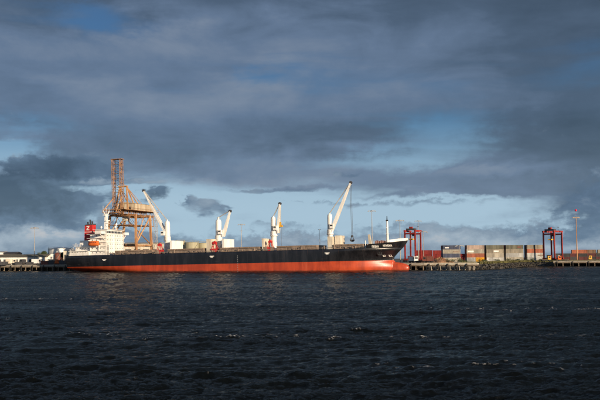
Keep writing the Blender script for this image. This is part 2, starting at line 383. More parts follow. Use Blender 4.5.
    nt.links.new(mixc(f, (0.0022, 0.0028, 0.0028), (0.62, 0.62, 0.60)), df.inputs['Color'])
    bp = nt.nodes.new('ShaderNodeBump'); bp.inputs['Strength'].default_value = 1.0; bp.inputs['Distance'].default_value = 0.11
    gp = sstep(noise(comb(x * 0.02, y * 0.045, 5.0), 1.0, 4, 0.6), 0.35, 0.65) * 0.8 + 0.55      # gust patches roughen the surface
    nt.links.new(((n1 + n2 * 0.35) * gp).v, bp.inputs['Height'])
    for q in (df, gl, fr): nt.links.new(bp.outputs[0], q.inputs['Normal'])
    ms = nt.nodes.new('ShaderNodeMixShader'); nt.links.new((E(fr.outputs[0]) * 0.45 * (1.0 - f)).v, ms.inputs[0]); nt.links.new(df.outputs[0], ms.inputs[1]); nt.links.new(gl.outputs[0], ms.inputs[2])
    nt.links.new(ms.outputs[0], nt.nodes['Material Output'].inputs[0])
    me.materials.append(m)
    o = obj('water', me); tag(o, 'dark choppy harbour water with small whitecaps', 'water', kind='structure')
build_water()

# ------------------------------------------------------------------ ground, quays
def build_ground():
    top = [(-1500, 15), (T_END - 6, 15), (T_END + 4, 40), (T_END + 3, 120), (T_END + 14, S_R + 5), (1500, S_R + 5), (1500, 5000), (-1500, 5000)]
    mb = MB(); pts = [W(t, s, ZG - 0.004) for t, s in top]; n = 6
    foot = [(-1500, 8), (T_END - 2, 8), (T_END + 10, 38), (T_END + 9, 116), (T_END + 20, S_R - 3), (1500, S_R - 3)]
    ft = [W(t, s, -1.2) for t, s in foot]
    mb.add(pts + ft, [tuple(range(8))] + [(8 + i, 8 + i + 1, i + 1, i) for i in range(n - 1)])
    tag(mb.build('ground', 'asphalt'), 'flat harbour yard ground behind the quays', 'ground', kind='structure')
build_ground()
def quay(name, label, t0, t1, s0, s1, step, rows, vis, m='concrete', pr=0.28):
    mid = (t0 + t1) / 2
    o = MB().box(-(t1 - t0) / 2, (t1 - t0) / 2, 0, s1 - s0, -0.6 if 'jetty' in label else -0.75, 0).build(name, m)
    o.location = W(mid, s0, ZG); o.rotation_euler = (0, 0, RZ); tag(o, label, 'quay', kind='structure')
    MB().box(-(t1 - t0) / 2, (t1 - t0) / 2, -0.18, 0.25, 0.003, 0.32).build('kerb_beam', 'cream' if 'jetty' in label else m, o)
    pm = MB().lathe([(pr, -6.5), (pr, -0.76)], n=8).mesh('pile'); pm.materials.append(M['concrete' if 'jetty' in label else 'wood'])
    t = t0 + 1.0
    while t < t1 - 0.5:
        if vis(t):
            for k in range(rows):
                p = obj('pile', pm, o); p.location = (t - mid, 0.5 + k * 4.0, 0)
        t += step
    mb = MB()
    for k in range(rows): mb.box(-(t1 - t0) / 2, (t1 - t0) / 2, 0.2 + k * 4.0, 0.8 + k * 4.0, -1.25, -0.752)
    mb.build('cross_beam', 'wood', o)
    fm = MB().box(-0.2, 0.2, -0.35, 0, -3.6, -0.1).mesh('fender'); fm.materials.append(M['piledark'])
    t = t0 + 2.5
    while t < t1 - 0.5:
        if vis(t): f = obj('fender', fm, o); f.location = (t - mid, -0.19, 0)
        t += step * 2
    return o
ship_t0 = -SHIPL
quay('quay', 'long concrete quay on timber piles behind the bulk carrier', -330, tx(424, 0), 0, 16, 3.7, 3, lambda t: t < ship_t0 + 22 or t > -22)
quay('quay', 'pale timber jetty on close piles beyond the ship\'s bow', tx(424, 0) + 0.05, T_END, 0, 7, 2.3, 2, lambda t: True, 'cream', 0.22)
quay('quay', 'concrete wharf on piles in front of the far red gantry crane', tx(553, S_R - 9), tx(553, S_R - 9) + 150, S_R - 9, S_R + 8, 5.0, 3, lambda t: t < tx(553, S_R - 9) + 90, 'concrete', 0.35)

# ------------------------------------------------------------------ the ship
ship = empty('bulk_carrier', 'black bulk carrier with red underbody, white deck cranes and red funnel', 'ship')
pitch = math.atan2(TRIM1 - TRIM0, SHIPL)
ship.matrix_world = Matrix.Translation((CS.x, CS.y, TRIM0)) @ Matrix.Rotation(RZ, 4, 'Z') @ Matrix.Rotation(-pitch, 4, 'Y')
ship.rotation_mode = 'XYZ'
ZD = 15.4; ZR = 9.5
def lerp_tab(tab, z):
    if z <= tab[0][0]: return tab[0][1]
    for (a, b), (c, d) in zip(tab, tab[1:]):
        if z <= c: return b + (d - b) * (z - a) / (c - a)
    return tab[-1][1]
STEM = [(0, 171), (3, 175.5), (6, 177.2), (8, 176.4), (9.5, 175.2), (11, 175.6), (13, 177.4), (15.4, 179.9), (17.5, 181.6), (19.5, 182.6)]
STERN = [(0, 16), (4, 11), (6.5, 6.5), (7.6, 2.5), (8.4, 0.4), (9, 0), (20, 0)]
def half(X, Z):
    xs, xb = lerp_tab(STERN, Z), lerp_tab(STEM, Z)
    ent = lerp_tab([(0, 46), (8, 40), (12, 33), (15.4, 25), (19.5, 22)], Z)
    t = max(0.0, min(1.0, (xb - X) / ent)); bow = (1 - (1 - t) ** 2.2) ** lerp_tab([(0, .9), (9, .75), (15.4, .62), (19.5, .58)], Z)
    run = lerp_tab([(0, 55), (7, 45), (12, 34), (16, 28)], Z); t = max(0.0, min(1.0, (X - xs) / run))
    s0 = lerp_tab([(0, 0.02), (6, 0.05), (7.6, 0.45), (9, 0.68), (12, 0.78), (16, 0.82)], Z)
    st = s0 + (1 - s0) * (1 - (1 - t) ** 2.0)
    bil = 1.0 if Z > 2 else 0.88 + 0.12 * math.sqrt(max(0, 1 - (1 - Z / 2) ** 2))
    return 15.0 * bow * st * bil
def loft(zs, u0=0.0, ztop=None):
    us = [0.5 - 0.5 * math.cos(math.pi * i / 72) for i in range(73)]
    us = sorted(set(round(u0 + (1 - u0) * u, 6) for u in us)); mb = MB(); rows = []
    for z_ in zs:
        row = []
        for u in us:
            xs, xb = lerp_tab(STERN, z_), lerp_tab(STEM, z_)
            z = z_ if ztop is None else ztop(u, z_)
            X = lerp_tab(STERN, z) + (lerp_tab(STEM, z) - lerp_tab(STERN, z)) * u
            row.append((X, max(0.03, half(X, z)), z))
        rows.append(row)
    nz, nu = len(rows), len(us); v = []
    for sgn in (-1, 1):
        for r in rows: v += [(a, sgn * b, c) for a, b, c in r]
    idx = lambda s, i, j: s * nz * nu + i * nu + j
    f = []
    for i in range(nz - 1):
        for j in range(nu - 1):
            f.append((idx(0, i, j), idx(0, i, j + 1), idx(0, i + 1, j + 1), idx(0, i + 1, j)))
            f.append((idx(1, i, j), idx(1, i + 1, j), idx(1, i + 1, j + 1), idx(1, i, j + 1)))
        f.append((idx(0, i, 0), idx(0, i + 1, 0), idx(1, i + 1, 0), idx(1, i, 0)))
        f.append((idx(0, i, nu - 1), idx(1, i, nu - 1), idx(1, i + 1, nu - 1), idx(0, i + 1, nu - 1)))
    for j in range(nu - 1):
        f.append((idx(0, nz - 1, j), idx(0, nz - 1, j + 1), idx(1, nz - 1, j + 1), idx(1, nz - 1, j)))
    return mb.add(v, f)
hull = loft([0, 1, 2, 4, 6, 7, 7.6, 8, 8.4, 9, 9.5, 10, 11, 12, 13, 14, 15.4]).build('hull', 'hull', ship, True)
me = hull.data
sharp = me.attributes.new('sharp_face', 'BOOLEAN', 'FACE') if 'sharp_face' not in me.attributes else me.attributes['sharp_face']
for p in me.polygons: sharp.data[p.index].value = abs(p.normal.z) > 0.99 or p.normal.x < -0.9
# bulb
nb = 20; mb = MB(); vs_, fs_ = [], []
for i in range(nb + 1):
    a = math.pi / 2 * i / nb; x = 164 + 18.6 * math.sin(a); r = max(0.02, math.cos(a)) ** 0.72
    for j in range(24):
        b_ = 2 * math.pi * j / 24; vs_.append((x, 3.1 * r * math.cos(b_), 4.9 + 0.7 * math.sin(a) + 3.9 * r * math.sin(b_)))
for i in range(nb):
    for j in range(24): fs_.append((i * 24 + j, (i + 1) * 24 + j, (i + 1) * 24 + (j + 1) % 24, i * 24 + (j + 1) % 24))
mb.add(vs_, fs_); mb.build('bulbous_bow', 'hull', ship, True)
# forecastle
UF = 0.917
fc = loft([0, 0.25, 0.5, 0.75, 1.0], UF, lambda u, k: ZD + 0.002 + k * (1.9 + 1.5 * ((u - UF) / (1 - UF)) ** 1.5)).build('forecastle', 'hull', ship)
# white bulwark round the stem head
mb = MB(); ring = []
for i in range(15):
    u = 0.965 + 0.035 * i / 14
    zt = ZD + 1.9 + 1.5 * ((u - UF) / (1 - UF)) ** 1.5
    ring.append((lerp_tab(STEM, zt) * u, half(lerp_tab(STEM, zt) * u, zt) + 0.05, zt))
for sgn in (-1, 1):
    for a, b in zip(ring, ring[1:]):
        mb.add([(a[0], sgn * a[1], a[2] - 0.1), (b[0], sgn * b[1], b[2] - 0.1), (b[0], sgn * b[1], b[2] + 1.15), (a[0], sgn * a[1], a[2] + 1.15),
                (a[0], sgn * (a[1] - .15), a[2] - 0.1), (b[0], sgn * max(.01, b[1] - .15), b[2] - 0.1), (b[0], sgn * max(.01, b[1] - .15), b[2] + 1.15), (a[0], sgn * (a[1] - .15), a[2] + 1.15)],
               [(0, 1, 2, 3), (7, 6, 5, 4), (3, 2, 6, 7), (0, 4, 5, 1), (0, 3, 7, 4), (1, 5, 6, 2)])
mb.build('bulwark', 'white', ship)
# white painted marks: names in unreadable block strokes, draught and load marks
def hullquad(mb, x0, x1, z0, z1, off=0.06):
    c = [(x0, z0), (x1, z0), (x1, z1), (x0, z1)]
    o_ = [(x, -half(x, z) - off, z) for x, z in c]; i_ = [(x, -half(x, z) + 0.05, z) for x, z in c]
    mb.add(o_ + i_, [(0, 1, 2, 3), (7, 6, 5, 4), (0, 4, 5, 1), (1, 5, 6, 2), (2, 6, 7, 3), (3, 7, 4, 0)])
def word(px0, px1, zc, h, n):
    mb = MB(); x0, x1 = ax(px0, -11), ax(px1, -11); w = (x1 - x0) / n
    for i in range(n):
        a = x0 + i * w; l = w * 0.74; st = w * 0.2; z0, z1 = zc - h / 2, zc + h / 2
        hullquad(mb, a, a + st, z0, z1); k = rng.randrange(4)
        if k != 1: hullquad(mb, a + l - st, a + l, z0, z1)
        if k != 0: hullquad(mb, a + st, a + l - st * (k != 1), z1 - h * 0.2, z1)
        if k != 2: hullquad(mb, a + st, a + l - st * (k != 1), zc - h * 0.1, zc + h * 0.1)
        if k in (1, 3): hullquad(mb, a + st, a + l - st * (k != 1), z0, z0 + h * 0.2)
    return mb
word(373.5, 380, 16.05, 1.0, 5).build('name_lettering', 'white', hull)
word(383.5, 391.5, 16.35, 1.0, 6).build('name_lettering', 'white', hull)
for px, py in ((104.5, 260.2), (212.3, 256.8), (327.5, 253.6)):
    X = ax(px, -15); Z = az_(px, py, X, -15); mb = MB()
    hullquad(mb, X - 1.2, X + 1.2, Z + 0.15, Z + 0.5); hullquad(mb, X - 0.7, X + 0.7, Z - 0.35, Z + 0.14)
    mb.build('tug_mark', 'white', hull)
X = ax(238, -15); mb = MB()
for k in range(9): hullquad(mb, X - 0.1, X + 0.1, 5.4 + k * 0.95, 5.4 + k * 0.95 + 0.35)
tag(mb.build('draught_marks', 'grey', hull), kind='stuff')
for px in (383.5, 388.5):
    X = ax(px, -8); Z = 11.2; mb = MB(); hullquad(mb, X - .5, X + .5, Z, Z + 0.25); hullquad(mb, X - .5, X - .25, Z + .25, Z + 0.9); hullquad(mb, X + .25, X + .5, Z + .25, Z + 0.9); mb.build('bulb_mark', 'white', hull)
X = ax(396, -4); mb = MB()
for k in range(8): hullquad(mb, X - 2.1, X - 1.9, 6.2 + k * 0.7, 6.42 + k * 0.7)
tag(mb.build('draught_marks', 'white', hull), kind='stuff')
# anchor
mb = MB(); xa = 170.5; ya = -half(xa, 13.2) - 0.15
mb.box(xa - 0.15, xa + 0.15, ya - 0.25, ya + 0.1, 12.2, 14.6); mb.box(xa - 1.0, xa + 1.0, ya - 0.3, ya + 0.1, 11.9, 12.3); mb.box(xa - 1.0, xa - 0.75, ya - 0.3, ya, 12.3, 13.2); mb.box(xa + 0.75, xa + 1.0, ya - 0.3, ya, 12.3, 13.2)
mb.build('anchor', 'darkgrey', ship)
# railings
def railing(xs, z, inset=0.3, h=1.1, m='galv'):
    for sgn in (-1, 1):
        mb = MB(); pts = [(x, sgn * (half(x, ZD - 0.1) - inset), z) for x in xs]
        for a, b in zip(pts, pts[1:]):
            for q in (h, h * 0.66, h * 0.33): mb.tube((a[0], a[1], a[2] + q), (b[0], b[1], b[2] + q), 0.03, n=3)
        for p in pts: mb.tube(p, (p[0], p[1], p[2] + h), 0.04, n=3)
        mb.build('railing', m, ship)
railing([24 + i * 2.0 for i in range(71)], ZD)
railing([0.5 + i * 1.5 for i in range(15)], ZD, m='white')
# hatches
crane_px = (168.0, 219.3, 274.5, 331.0)
CX = [ax(p, 0) for p in crane_px]
edges = [27.0] + CX + [164.0]
for i in range(5):
    a, b = edges[i] + (4.5 if i else 1), edges[i + 1] - (4.5 if i < 4 else 2)
    h = MB().box(a, b, -8.5, 8.5, ZD - 0.05, ZD + 1.5).build('hatch_coaming', 'hatch', ship)
    nseg = 4; w = (b - a) / nseg
    for k in range(nseg): MB().box(a + k * w + 0.08, a + (k + 1) * w - 0.08, -8.9, 8.9, ZD + 1.502, ZD + 2.2).build('hatch_cover', 'hatch', h)
mb = MB()
for i in range(70):   # deck pipes, vents and bollards along the side
    x = 27 + rng.random() * 134; y = -rng.uniform(11.0, 13.4); hh = rng.choice((0.7, 0.9, 1.3, 1.8, 0.5))
    if rng.random() < 0.5: mb.box(x - 0.3, x + rng.uniform(0.3, 1.6), y - 0.3, y + 0.3, ZD - .02, ZD + hh)
    else: mb.lathe([(0.25, ZD - .02), (0.25, ZD + hh), (0.45, ZD + hh + 0.02), (0.45, ZD + hh + 0.3)], x, y, 8)
mb.box(26, 162, -11.2, -10.95, ZD + 0.5, ZD + 0.75); mb.box(26, 162, -10.6, -10.4, ZD + 0.45, ZD + 0.6)
fit = mb.build('deck_fittings', 'hatch', ship); tag(fit, kind='stuff')

# ---- deck cranes
def deck_crane(i, px, tower, jib_foot, jib_tip, boxes, jw=1.5):
    """tower = (top y, cap y, base y, px half width)"""
    X = CX[i]; zt = az_(px, tower[0], X); zc = az_(px, tower[1], X); zb = az_(px, tower[2], X); r = tower[3] * (CS + A2 * X).y / F
    mb = MB(); mb.lathe([(r * 1.15, ZD - 0.05), (r * 1.15, ZD + 4.0), (r * 1.0, ZD + 4.6), (r * 1.0, zb - 0.7), (r * 1.35, zb - 0.5), (r * 1.35, zb)], X, 0, 20)
    ped = mb.build('deck_crane', 'white', ship)
    mb = MB(); mb.lathe([(r * 1.22, zb + 0.01), (r * 1.22, zb + 1.6), (r, zb + 2.0), (r * 0.94, zt - 1.0), (r * 0.8, zt), (r * 0.32, zt + 0.1), (r * 0.32, zc - 0.3), (r * 0.15, zc)], X, 0, 20)
    mb.build('tower', 'white', ped)
    fx, fz = ax(jib_foot[0], -1.2), None
    fz = az_(jib_foot[0], jib_foot[1], fx, -1.2)
    tx_ = ax(jib_tip[0], -1.2); tz = az_(jib_tip[0], jib_tip[1], tx_, -1.2)
    foot = Vector((fx, 0, fz)); tip = Vector((tx_, 0, tz))
    mb = MB()
    for sy in (-0.95, 0.95):
        mid = foot.lerp(tip, 0.35)
        mb.beam(foot + Vector((0, sy * 1.15, 0)), mid + Vector((0, sy, 0)), 0.55, jw * 0.55, 0.5, jw * 0.7)
        mb.beam(mid + Vector((0, sy, 0)), tip + Vector((0, sy * 0.45, 0)), 0.5, jw * 0.7, 0.36, jw * 0.4)
    for k in range(2, 9):
        p = foot.lerp(tip, k / 9); w = 0.95 * (1 - 0.5 * k / 9)
        mb.tube(p + Vector((0, -w, 0)), p + Vector((0, w, 0)), 0.18)
    jib = mb.build('jib', 'white', ped)
    mb = MB()
    d = (tip - foot).normalized()
    for sy in (-0.5, 0.5): mb.lathe([(0.1, 0), (0.1, 0)], 0, 0, 3) if False else mb.tube(tip + Vector((0, sy - 0.12, 0)), tip + Vector((0, sy + 0.12, 0)), 0.75, n=12)
    mb.build('sheave', 'darkgrey', ped)
    mb = MB()
    for sy in (-0.45, -0.15, 0.15, 0.45): mb.tube((X, sy, zc - 0.4), tip + Vector((0, sy, 0.3)), 0.085, n=4)
    mb.build('luffing_cable', 'galv', ped)
    mb = MB(); sgn = 1 if tip.x > X else -1
    mb.box(X - 0.9 + sgn * r * 1.1, X + 0.9 + sgn * r * 1.1, -r * 1.1 - 1.1, -r * 0.4, zb + 2.4, zb + 4.6); mb.build('operator_cab', 'white', ped)
    mb = MB(); mb.box(X - 0.7 + sgn * r * 1.1, X + 0.6 + sgn * r * 1.1, -r * 1.1 - 1.13, -r * 1.1 - 1.105, zb + 3.5, zb + 4.2); mb.build('window', 'glass', ped)
    for (p0, p1, y0, y1, yy0, yy1, m, nm) in boxes:   # deck houses: photo left/right edge, top/bottom, transverse range
        x0, x1 = ax(p0, yy0), ax(p1, yy1 if p1 > p0 + 6 else yy0)
        if x1 < x0 + 1.0: x1 = x0 + 1.0
        z1 = az_(p0, y0, x0, yy0); b = MB().box(x0, x1, yy0, yy1, ZD - 0.03, z1)
        b.box(x0 - .12, x1 + .12, yy0 - .12, yy1 + .12, z1 + 0.002, z1 + 0.22)
        h_ = b.build(nm, m, ped)
    # ladder
    mb = MB()
    for q in (-0.25, 0.25): mb.tube((X + q, -r * 1.45, ZD), (X + q, -r * 1.45, zt - 1), 0.05, n=4)
    for k in range(int((zt - ZD - 1) / 0.6)): mb.tube((X - 0.25, -r * 1.45, ZD + k * 0.6 + .3), (X + 0.25, -r * 1.45, ZD + k * 0.6 + .3), 0.035, n=3)
    mb.build('ladder', 'galv', ped)
    return ped, tip
c1, tip1 = deck_crane(0, 168.2, (221.5, 219.5, 240, 2.8), (167.5, 236.5), (143.5, 190.5), [(170.5, 182, 241, 251, -6, 7, 'white', 'crane_house')])
c2, tip2 = deck_crane(1, 219.3, (219.8, 216.8, 239, 3.0), (223.0, 236.5), (230.3, 211), [(207, 212, 239.5, 251, -8, 1, 'cream', 'store_house'), (222.8, 234, 239.3, 249, -6, 7, 'white', 'crane_house')])
c3, tip3 = deck_crane(2, 274.3, (217.2, 215.6, 235, 2.8), (278.3, 233), (280.5, 203.4), [(262.5, 269, 239, 250, -8, 1, 'cream', 'store_house')])
c4, tip4 = deck_crane(3, 330.0, (214.5, 212.5, 233.5, 2.6), (331, 233), (352.3, 182.3), [(335.8, 340.5, 236, 247, -5, 4, 'cream', 'crane_house'), (328.2, 333, 237, 248, -8, -3.4, 'cream', 'store_house')], 1.9)
# hook block of crane 3
mb = MB(); zz0 = az_(280, 222, tip3.x); zz1 = az_(280, 227, tip3.x)
mb.tube(tip3, (tip3.x, 0, zz0), 0.07, n=4); mb.tube((tip3.x + .4, 0, zz1), (tip3.x + .4, 0, ZD + 2), 0.06, n=4); mb.build('hoist_cable', 'darkgrey', c3)
mb = MB(); mb.box(tip3.x - 0.45, tip3.x + 0.45, -0.3, 0.3, zz1 + 0.9, zz0); mb.box(tip3.x - 1.0, tip3.x + 1.2, -0.5, 0.5, zz1, zz1 + 0.88); mb.build('hook_block', 'yellow', c3)
# red grabs on deck
def grab(px, label, yw, m, scale=1.0, z0=None, y0=-5.0, X=None):
    X = ax(px, y0) if X is None else X
    g = empty('cargo_grab', label, 'grab')
    g.matrix_world = ship.matrix_world @ Matrix.Translation((X, y0, z0 if z0 is not None else ZD)) @ Matrix.Scale(scale, 4)
    for sgn in (-1, 1):
        pts = []
        for k in range(7):
            a = math.pi / 2 * k / 6; pts.append((sgn * (0.06 + 1.9 * math.sin(a)), -1.4, 1.9 - 1.9 * math.cos(a)))
        MB().prism(pts + [(sgn * 0.06, -1.4, 2.0)], (0, 2.8, 0)).build('jaw', m, g)
    mb = MB()
    for sx in (-1.5, 1.5):
        for sy in (-1, 1): mb.tube((sx, sy, 1.9), (0.5 * sx / 1.5, sy * .6, 4.6), 0.17)
    mb.build('arm', m, g)
    mb = MB(); mb.box(-0.95, 0.95, -0.9, 0.9, 4.4, 5.5); mb.lathe([(0.75, 5.5), (0.65, 6.0), (0.2, 6.1)], n=12); mb.build('head', m, g)
    return g
grab(160.3, 'red cargo grab standing on deck before the crane nearest the accommodation block', 0, 'red', 0.92)
grab(215.4, 'red cargo grab standing on deck between a cream store and crane house', 0, 'red', 0.95, y0=-7)
grab(271.0, 'red cargo grab standing by the crane with the yellow hook block', 0, 'red', 0.9, y0=-7)
gz = az_(354, 241.8, tip4.x)
g4 = grab(0, 'black cargo grab hanging from a long cable off the raised crane jib', 0, 'darkgrey', 0.55, z0=gz, y0=0, X=tip4.x)
MB().tube((tip4.x - 0.3, 0, gz + 3.3), tip4 - Vector((0.3, 0, 0)), 0.075, n=4).build('hoist_cable', 'darkgrey', c4)
MB().tube((tip4.x + 0.3, 0, gz + 3.3), tip4 + Vector((0.3, 0, 0)), 0.075, n=4).build('hoist_cable', 'darkgrey', c4)

# ---- accommodation
YB, XF, XA = 8.7, 23.0, 13.0
zb = lambda py: az_(115, py, XF, 0)
z_br, z_top, z_win0, z_win1 = zb(234.3), zb(230.0), zb(233.3), zb(231.3)
acc = MB().box(XA, XF, -YB, YB, ZD - 0.05, z_br).build('accommodation', 'white', ship)
nd = 5; dh = (z_br - ZD) / nd
for d in range(1, nd + 1):
    MB().box(XA - 1.5, XF + 0.25, -YB - 0.9, YB + 0.9, ZD + d * dh + 0.004, ZD + d * dh + 0.16).build('deck_edge', 'white', acc)
wm = MB().box(-0.03, 0.05, -0.2, 0.2, -0.27, 0.27).mesh('window'); wm.materials.append(M['glass'])
ws = MB().box(-0.2, 0.2, -0.05, 0.03, -0.27, 0.27).mesh('window'); ws.materials.append(M['glass'])
for d in range(nd):
    for k in range(7):
        o = obj('window', wm, acc); o.location = (XF, -7.5 + k * 2.5, ZD + d * dh + dh * 0.62)
    for k in range(4):
        o = obj('window', ws, acc); o.location = (XA + 1.6 + k * 2.3, -YB, ZD + d * dh + dh * 0.62)
br = MB().box(XA + 2.5, XF - 0.3, -YB + 0.8, YB - 0.8, z_br + 0.17, z_top).build('bridge', 'white', ship)
MB().box(XA + 1.5, XF + 0.6, -YB, YB, z_top + 0.003, z_top + 0.22).build('bridge_roof', 'white', br)
for k in range(10):
    MB().box(XF - 0.35, XF - 0.25, -7.4 + k * 1.5, -7.4 + k * 1.5 + 1.25, z_win0 - 0.1, z_win1).build('bridge_window', 'glass', br)
for k in range(4): MB().box(XA + 3.0 + k * 1.7, XA + 3.0 + k * 1.7 + 1.35, -YB + 0.74, -YB + 0.83, z_win0 - 0.1, z_win1).build('bridge_window', 'glass', br)
for sgn in (-1, 1):   # wings
    mb = MB(); ya, yb = sorted((sgn * (YB + 0.91), sgn * 14.2))
    mb.box(XF - 3.4, XF + 0.2, ya, yb, z_br - 0.05, z_br + 0.15); mb.box(XF + 0.0, XF + 0.15, ya, yb, z_br + 0.152, z_br + 1.3)
    mb.box(XF - 3.4, XF - 0.002, sgn * 14.2 - 0.08, sgn * 14.2 + 0.08, z_br + .152, z_br + 1.3); mb.tube((XF - 1, sgn * 13.6, z_br - 0.05), (XF - 1, sgn * 8.6, z_br - 3.2), 0.18)
    mb.build('bridge_wing', 'white', br)
MB().box(XF - 0.02, XF + 0.06, -8.3, -6.4, ZD, ZD + 5.2).build('grey_panel', 'grey', acc)  # flat grey panel for the dark gap low on the house front
# radar mast
xm = 17.5; zm = lambda py: az_(103.5, py, xm, -1)
mast = MB().beam((xm, 0, z_top), (xm, 0, zm(214)), 1.5, 1.9, 1.0, 1.2).build('radar_mast', 'white', ship)
mb = MB(); mb.beam((xm, 0, zm(217.5)), (xm, -3.0, zm(211)), 0.5, 0.5); mb.beam((xm, 0, zm(217.5)), (xm, 3.0, zm(211)), 0.5, 0.5); mb.box(xm - .15, xm + .15, -3.2, 3.2, zm(215.4), zm(215.0)); mb.build('yardarm', 'white', mast)
mb = MB(); mb.box(xm + 0.8, xm + 1.2, -1.9, 1.9, zm(221), zm(220.2)); mb.tube((xm + 1, 0, zm(223)), (xm + 1, 0, zm(221)), .25); mb.box(xm + .6, xm + 1.6, -1, 1, zm(223.4), zm(223)); mb.build('radar_scanner', 'white', mast)
mb = MB(); mb.tube((xm, -3, zm(211)), (xm, -3, zm(206)), 0.07, n=4); mb.tube((xm, 3, zm(211)), (xm, 3, zm(207)), 0.07, n=4); mb.tube((xm, 0, zm(214)), (xm, 0, zm(208)), 0.1, n=4); mb.build('aerial', 'white', mast)
for yy, xx, pz in ((-4.5, 20.5, 226), (5, 20.8, 224.5), (-6.5, 18.5, 228), (2.8, 21.5, 227.2)):
    mb = MB(); z1 = az_(110, pz, xx, 0); mb.tube((xx, yy, z_top + .2), (xx, yy, z1), 0.12, n=6); mb.lathe([(0.1, z1 - 0.5), (0.55, z1 - 0.1), (0.55, z1 + 0.4), (0.15, z1 + 0.9)], xx, yy, 12); mb.build('satellite_dome', 'white', br)
# engine casing, aft houses, funnel
XC0, XC1 = 4.0, 11.2
zc1 = az_(85, 241, 8, -5)
aft = MB().box(1.8, XA - 0.01, -10.2, 10.2, ZD - 0.04, az_(85, 251.5, 7, -10)).build('poop_house', 'white', ship)
za = az_(85, 251.5, 7, -10)
MB().box(1.0, XA - 0.02, -11, 11, za + 0.003, za + 0.18).build('boat_deck', 'white', aft)
MB().box(3.0, XA - 0.03, -7.0, 7.0, za + 0.185, az_(85, 246.8, 7, -7)).build('upper_house', 'white', aft)
zu = az_(85, 246.8, 7, -7)
MB().box(2.4, XA - 0.04, -7.8, 7.8, zu + 0.003, zu + 0.16).build('boat_deck', 'white', aft)
cas = MB().box(XC0, XC1, -4.6, 4.6, zu + 0.165, az_(85, 240.5, 7, -4)).build('engine_casing', 'white', aft)
zk = az_(85, 240.5, 7, -4)
for k in range(6):
    o = obj('window', ws, aft); o.location = (3.2 + k * 1.6, -10.2, ZD + 2.0)
for k in range(5):
    o = obj('window', ws, aft); o.location = (4 + k * 1.7, -7.0, za + 1.6)
xf = ax(91, 0)
zf0, zf1 = zk + 0.01, az_(91, 224.5, xf, 0)
fun = MB().prism([(xf - 2.6, -1.9, zf0), (xf + 2.4, -1.9, zf0), (xf + 2.2, -1.9, zf1 + 0.3), (xf - 2.3, -1.9, zf1 - 0.2)], (0, 3.8, 0)).build('funnel', 'red', ship)
MB().prism([(xf - 2.35, -1.93, zf1 - 0.62), (xf + 2.28, -1.93, zf1 - 0.3), (xf + 2.26, -1.93, zf1 + 0.36), (xf - 2.36, -1.93, zf1 - 0.14)], (0, 3.86, 0)).build('funnel_rim', 'darkgrey', fun)
mb = MB(); zw = az_(91, 232, xf, -2); mb.box(xf - 2.55, xf + 2.45, -1.97, 1.97, zw - .12, zw + .14); mb.build('funnel_band', 'white', fun)
mb = MB(); ze = az_(89, 228.3, xf, -2)
mb.beam((xf - 1.2, -1.95, ze + 1.0), (xf + 0.5, -1.95, ze + 1.0), 0.08, 0.45); mb.beam((xf + 0.4, -1.95, ze + 0.9), (xf - 1.1, -1.95, ze - 0.7), 0.08, 0.45); mb.beam((xf - 1.2, -1.95, ze - 0.8), (xf + 0.5, -1.95, ze - 0.8), 0.08, 0.45)
mb.build('funnel_emblem', 'white', fun)
for k, (q, hh) in enumerate(((-1.2, 1.5), (0.0, 2.6), (1.1, 1.7))): MB().tube((xf + q, 0.3 * k - .3, zf1 - .1), (xf + q - 0.15, 0.3 * k - .3, zf1 + hh), 0.4, n=10).build('exhaust_pipe', 'black', fun)
mb = MB()
for (x, y, z, hh) in [(2.2 + k * 1.6, -10.8, za + .18, 1.1) for k in range(7)] + [(3 + k * 1.5, -7.7, zu + .16, 1.1) for k in range(7)]:
    mb.tube((x, y, z), (x, y, z + hh), 0.05, n=4)
for z, y in ((za + .18, -10.8), (zu + .16, -7.7)):
    for q in (0.5, 1.1): mb.tube((1.5, y, z + q), (XA - .2, y, z + q), 0.045, n=4)
mb.build('railing', 'white', aft)
for sx in (ax(89.5, -11), ax(98.5, -11)):
    mb = MB(); zt_ = az_(94, 240.3, sx, -11); mb.tube((sx, -9.6, za + .18), (sx, -9.9, zt_), 0.2, n=6); mb.tube((sx, -9.9, zt_), (sx, -11.8, zt_ - .2), 0.18, n=6); mb.build('davit', 'white', aft)
# aft mast, mooring gear
mb = MB(); mb.tube((1.2, -4, ZD), (1.2, -4, az_(78, 243, 1.2, -4)), 0.14); mb.build('ensign_staff', 'white', ship)
mb = MB(); mb.lathe([(0.9, ZD), (0.9, ZD + .2), (0.5, ZD + .3), (0.5, ZD + 1.3), (0.9, ZD + 1.4), (0.9, ZD + 1.6)], 1.6, -8, 12); mb.box(0.6, 1.4, -6.9, -6.0, ZD, ZD + 1.2); mb.build('mooring_winch', 'grey', ship)
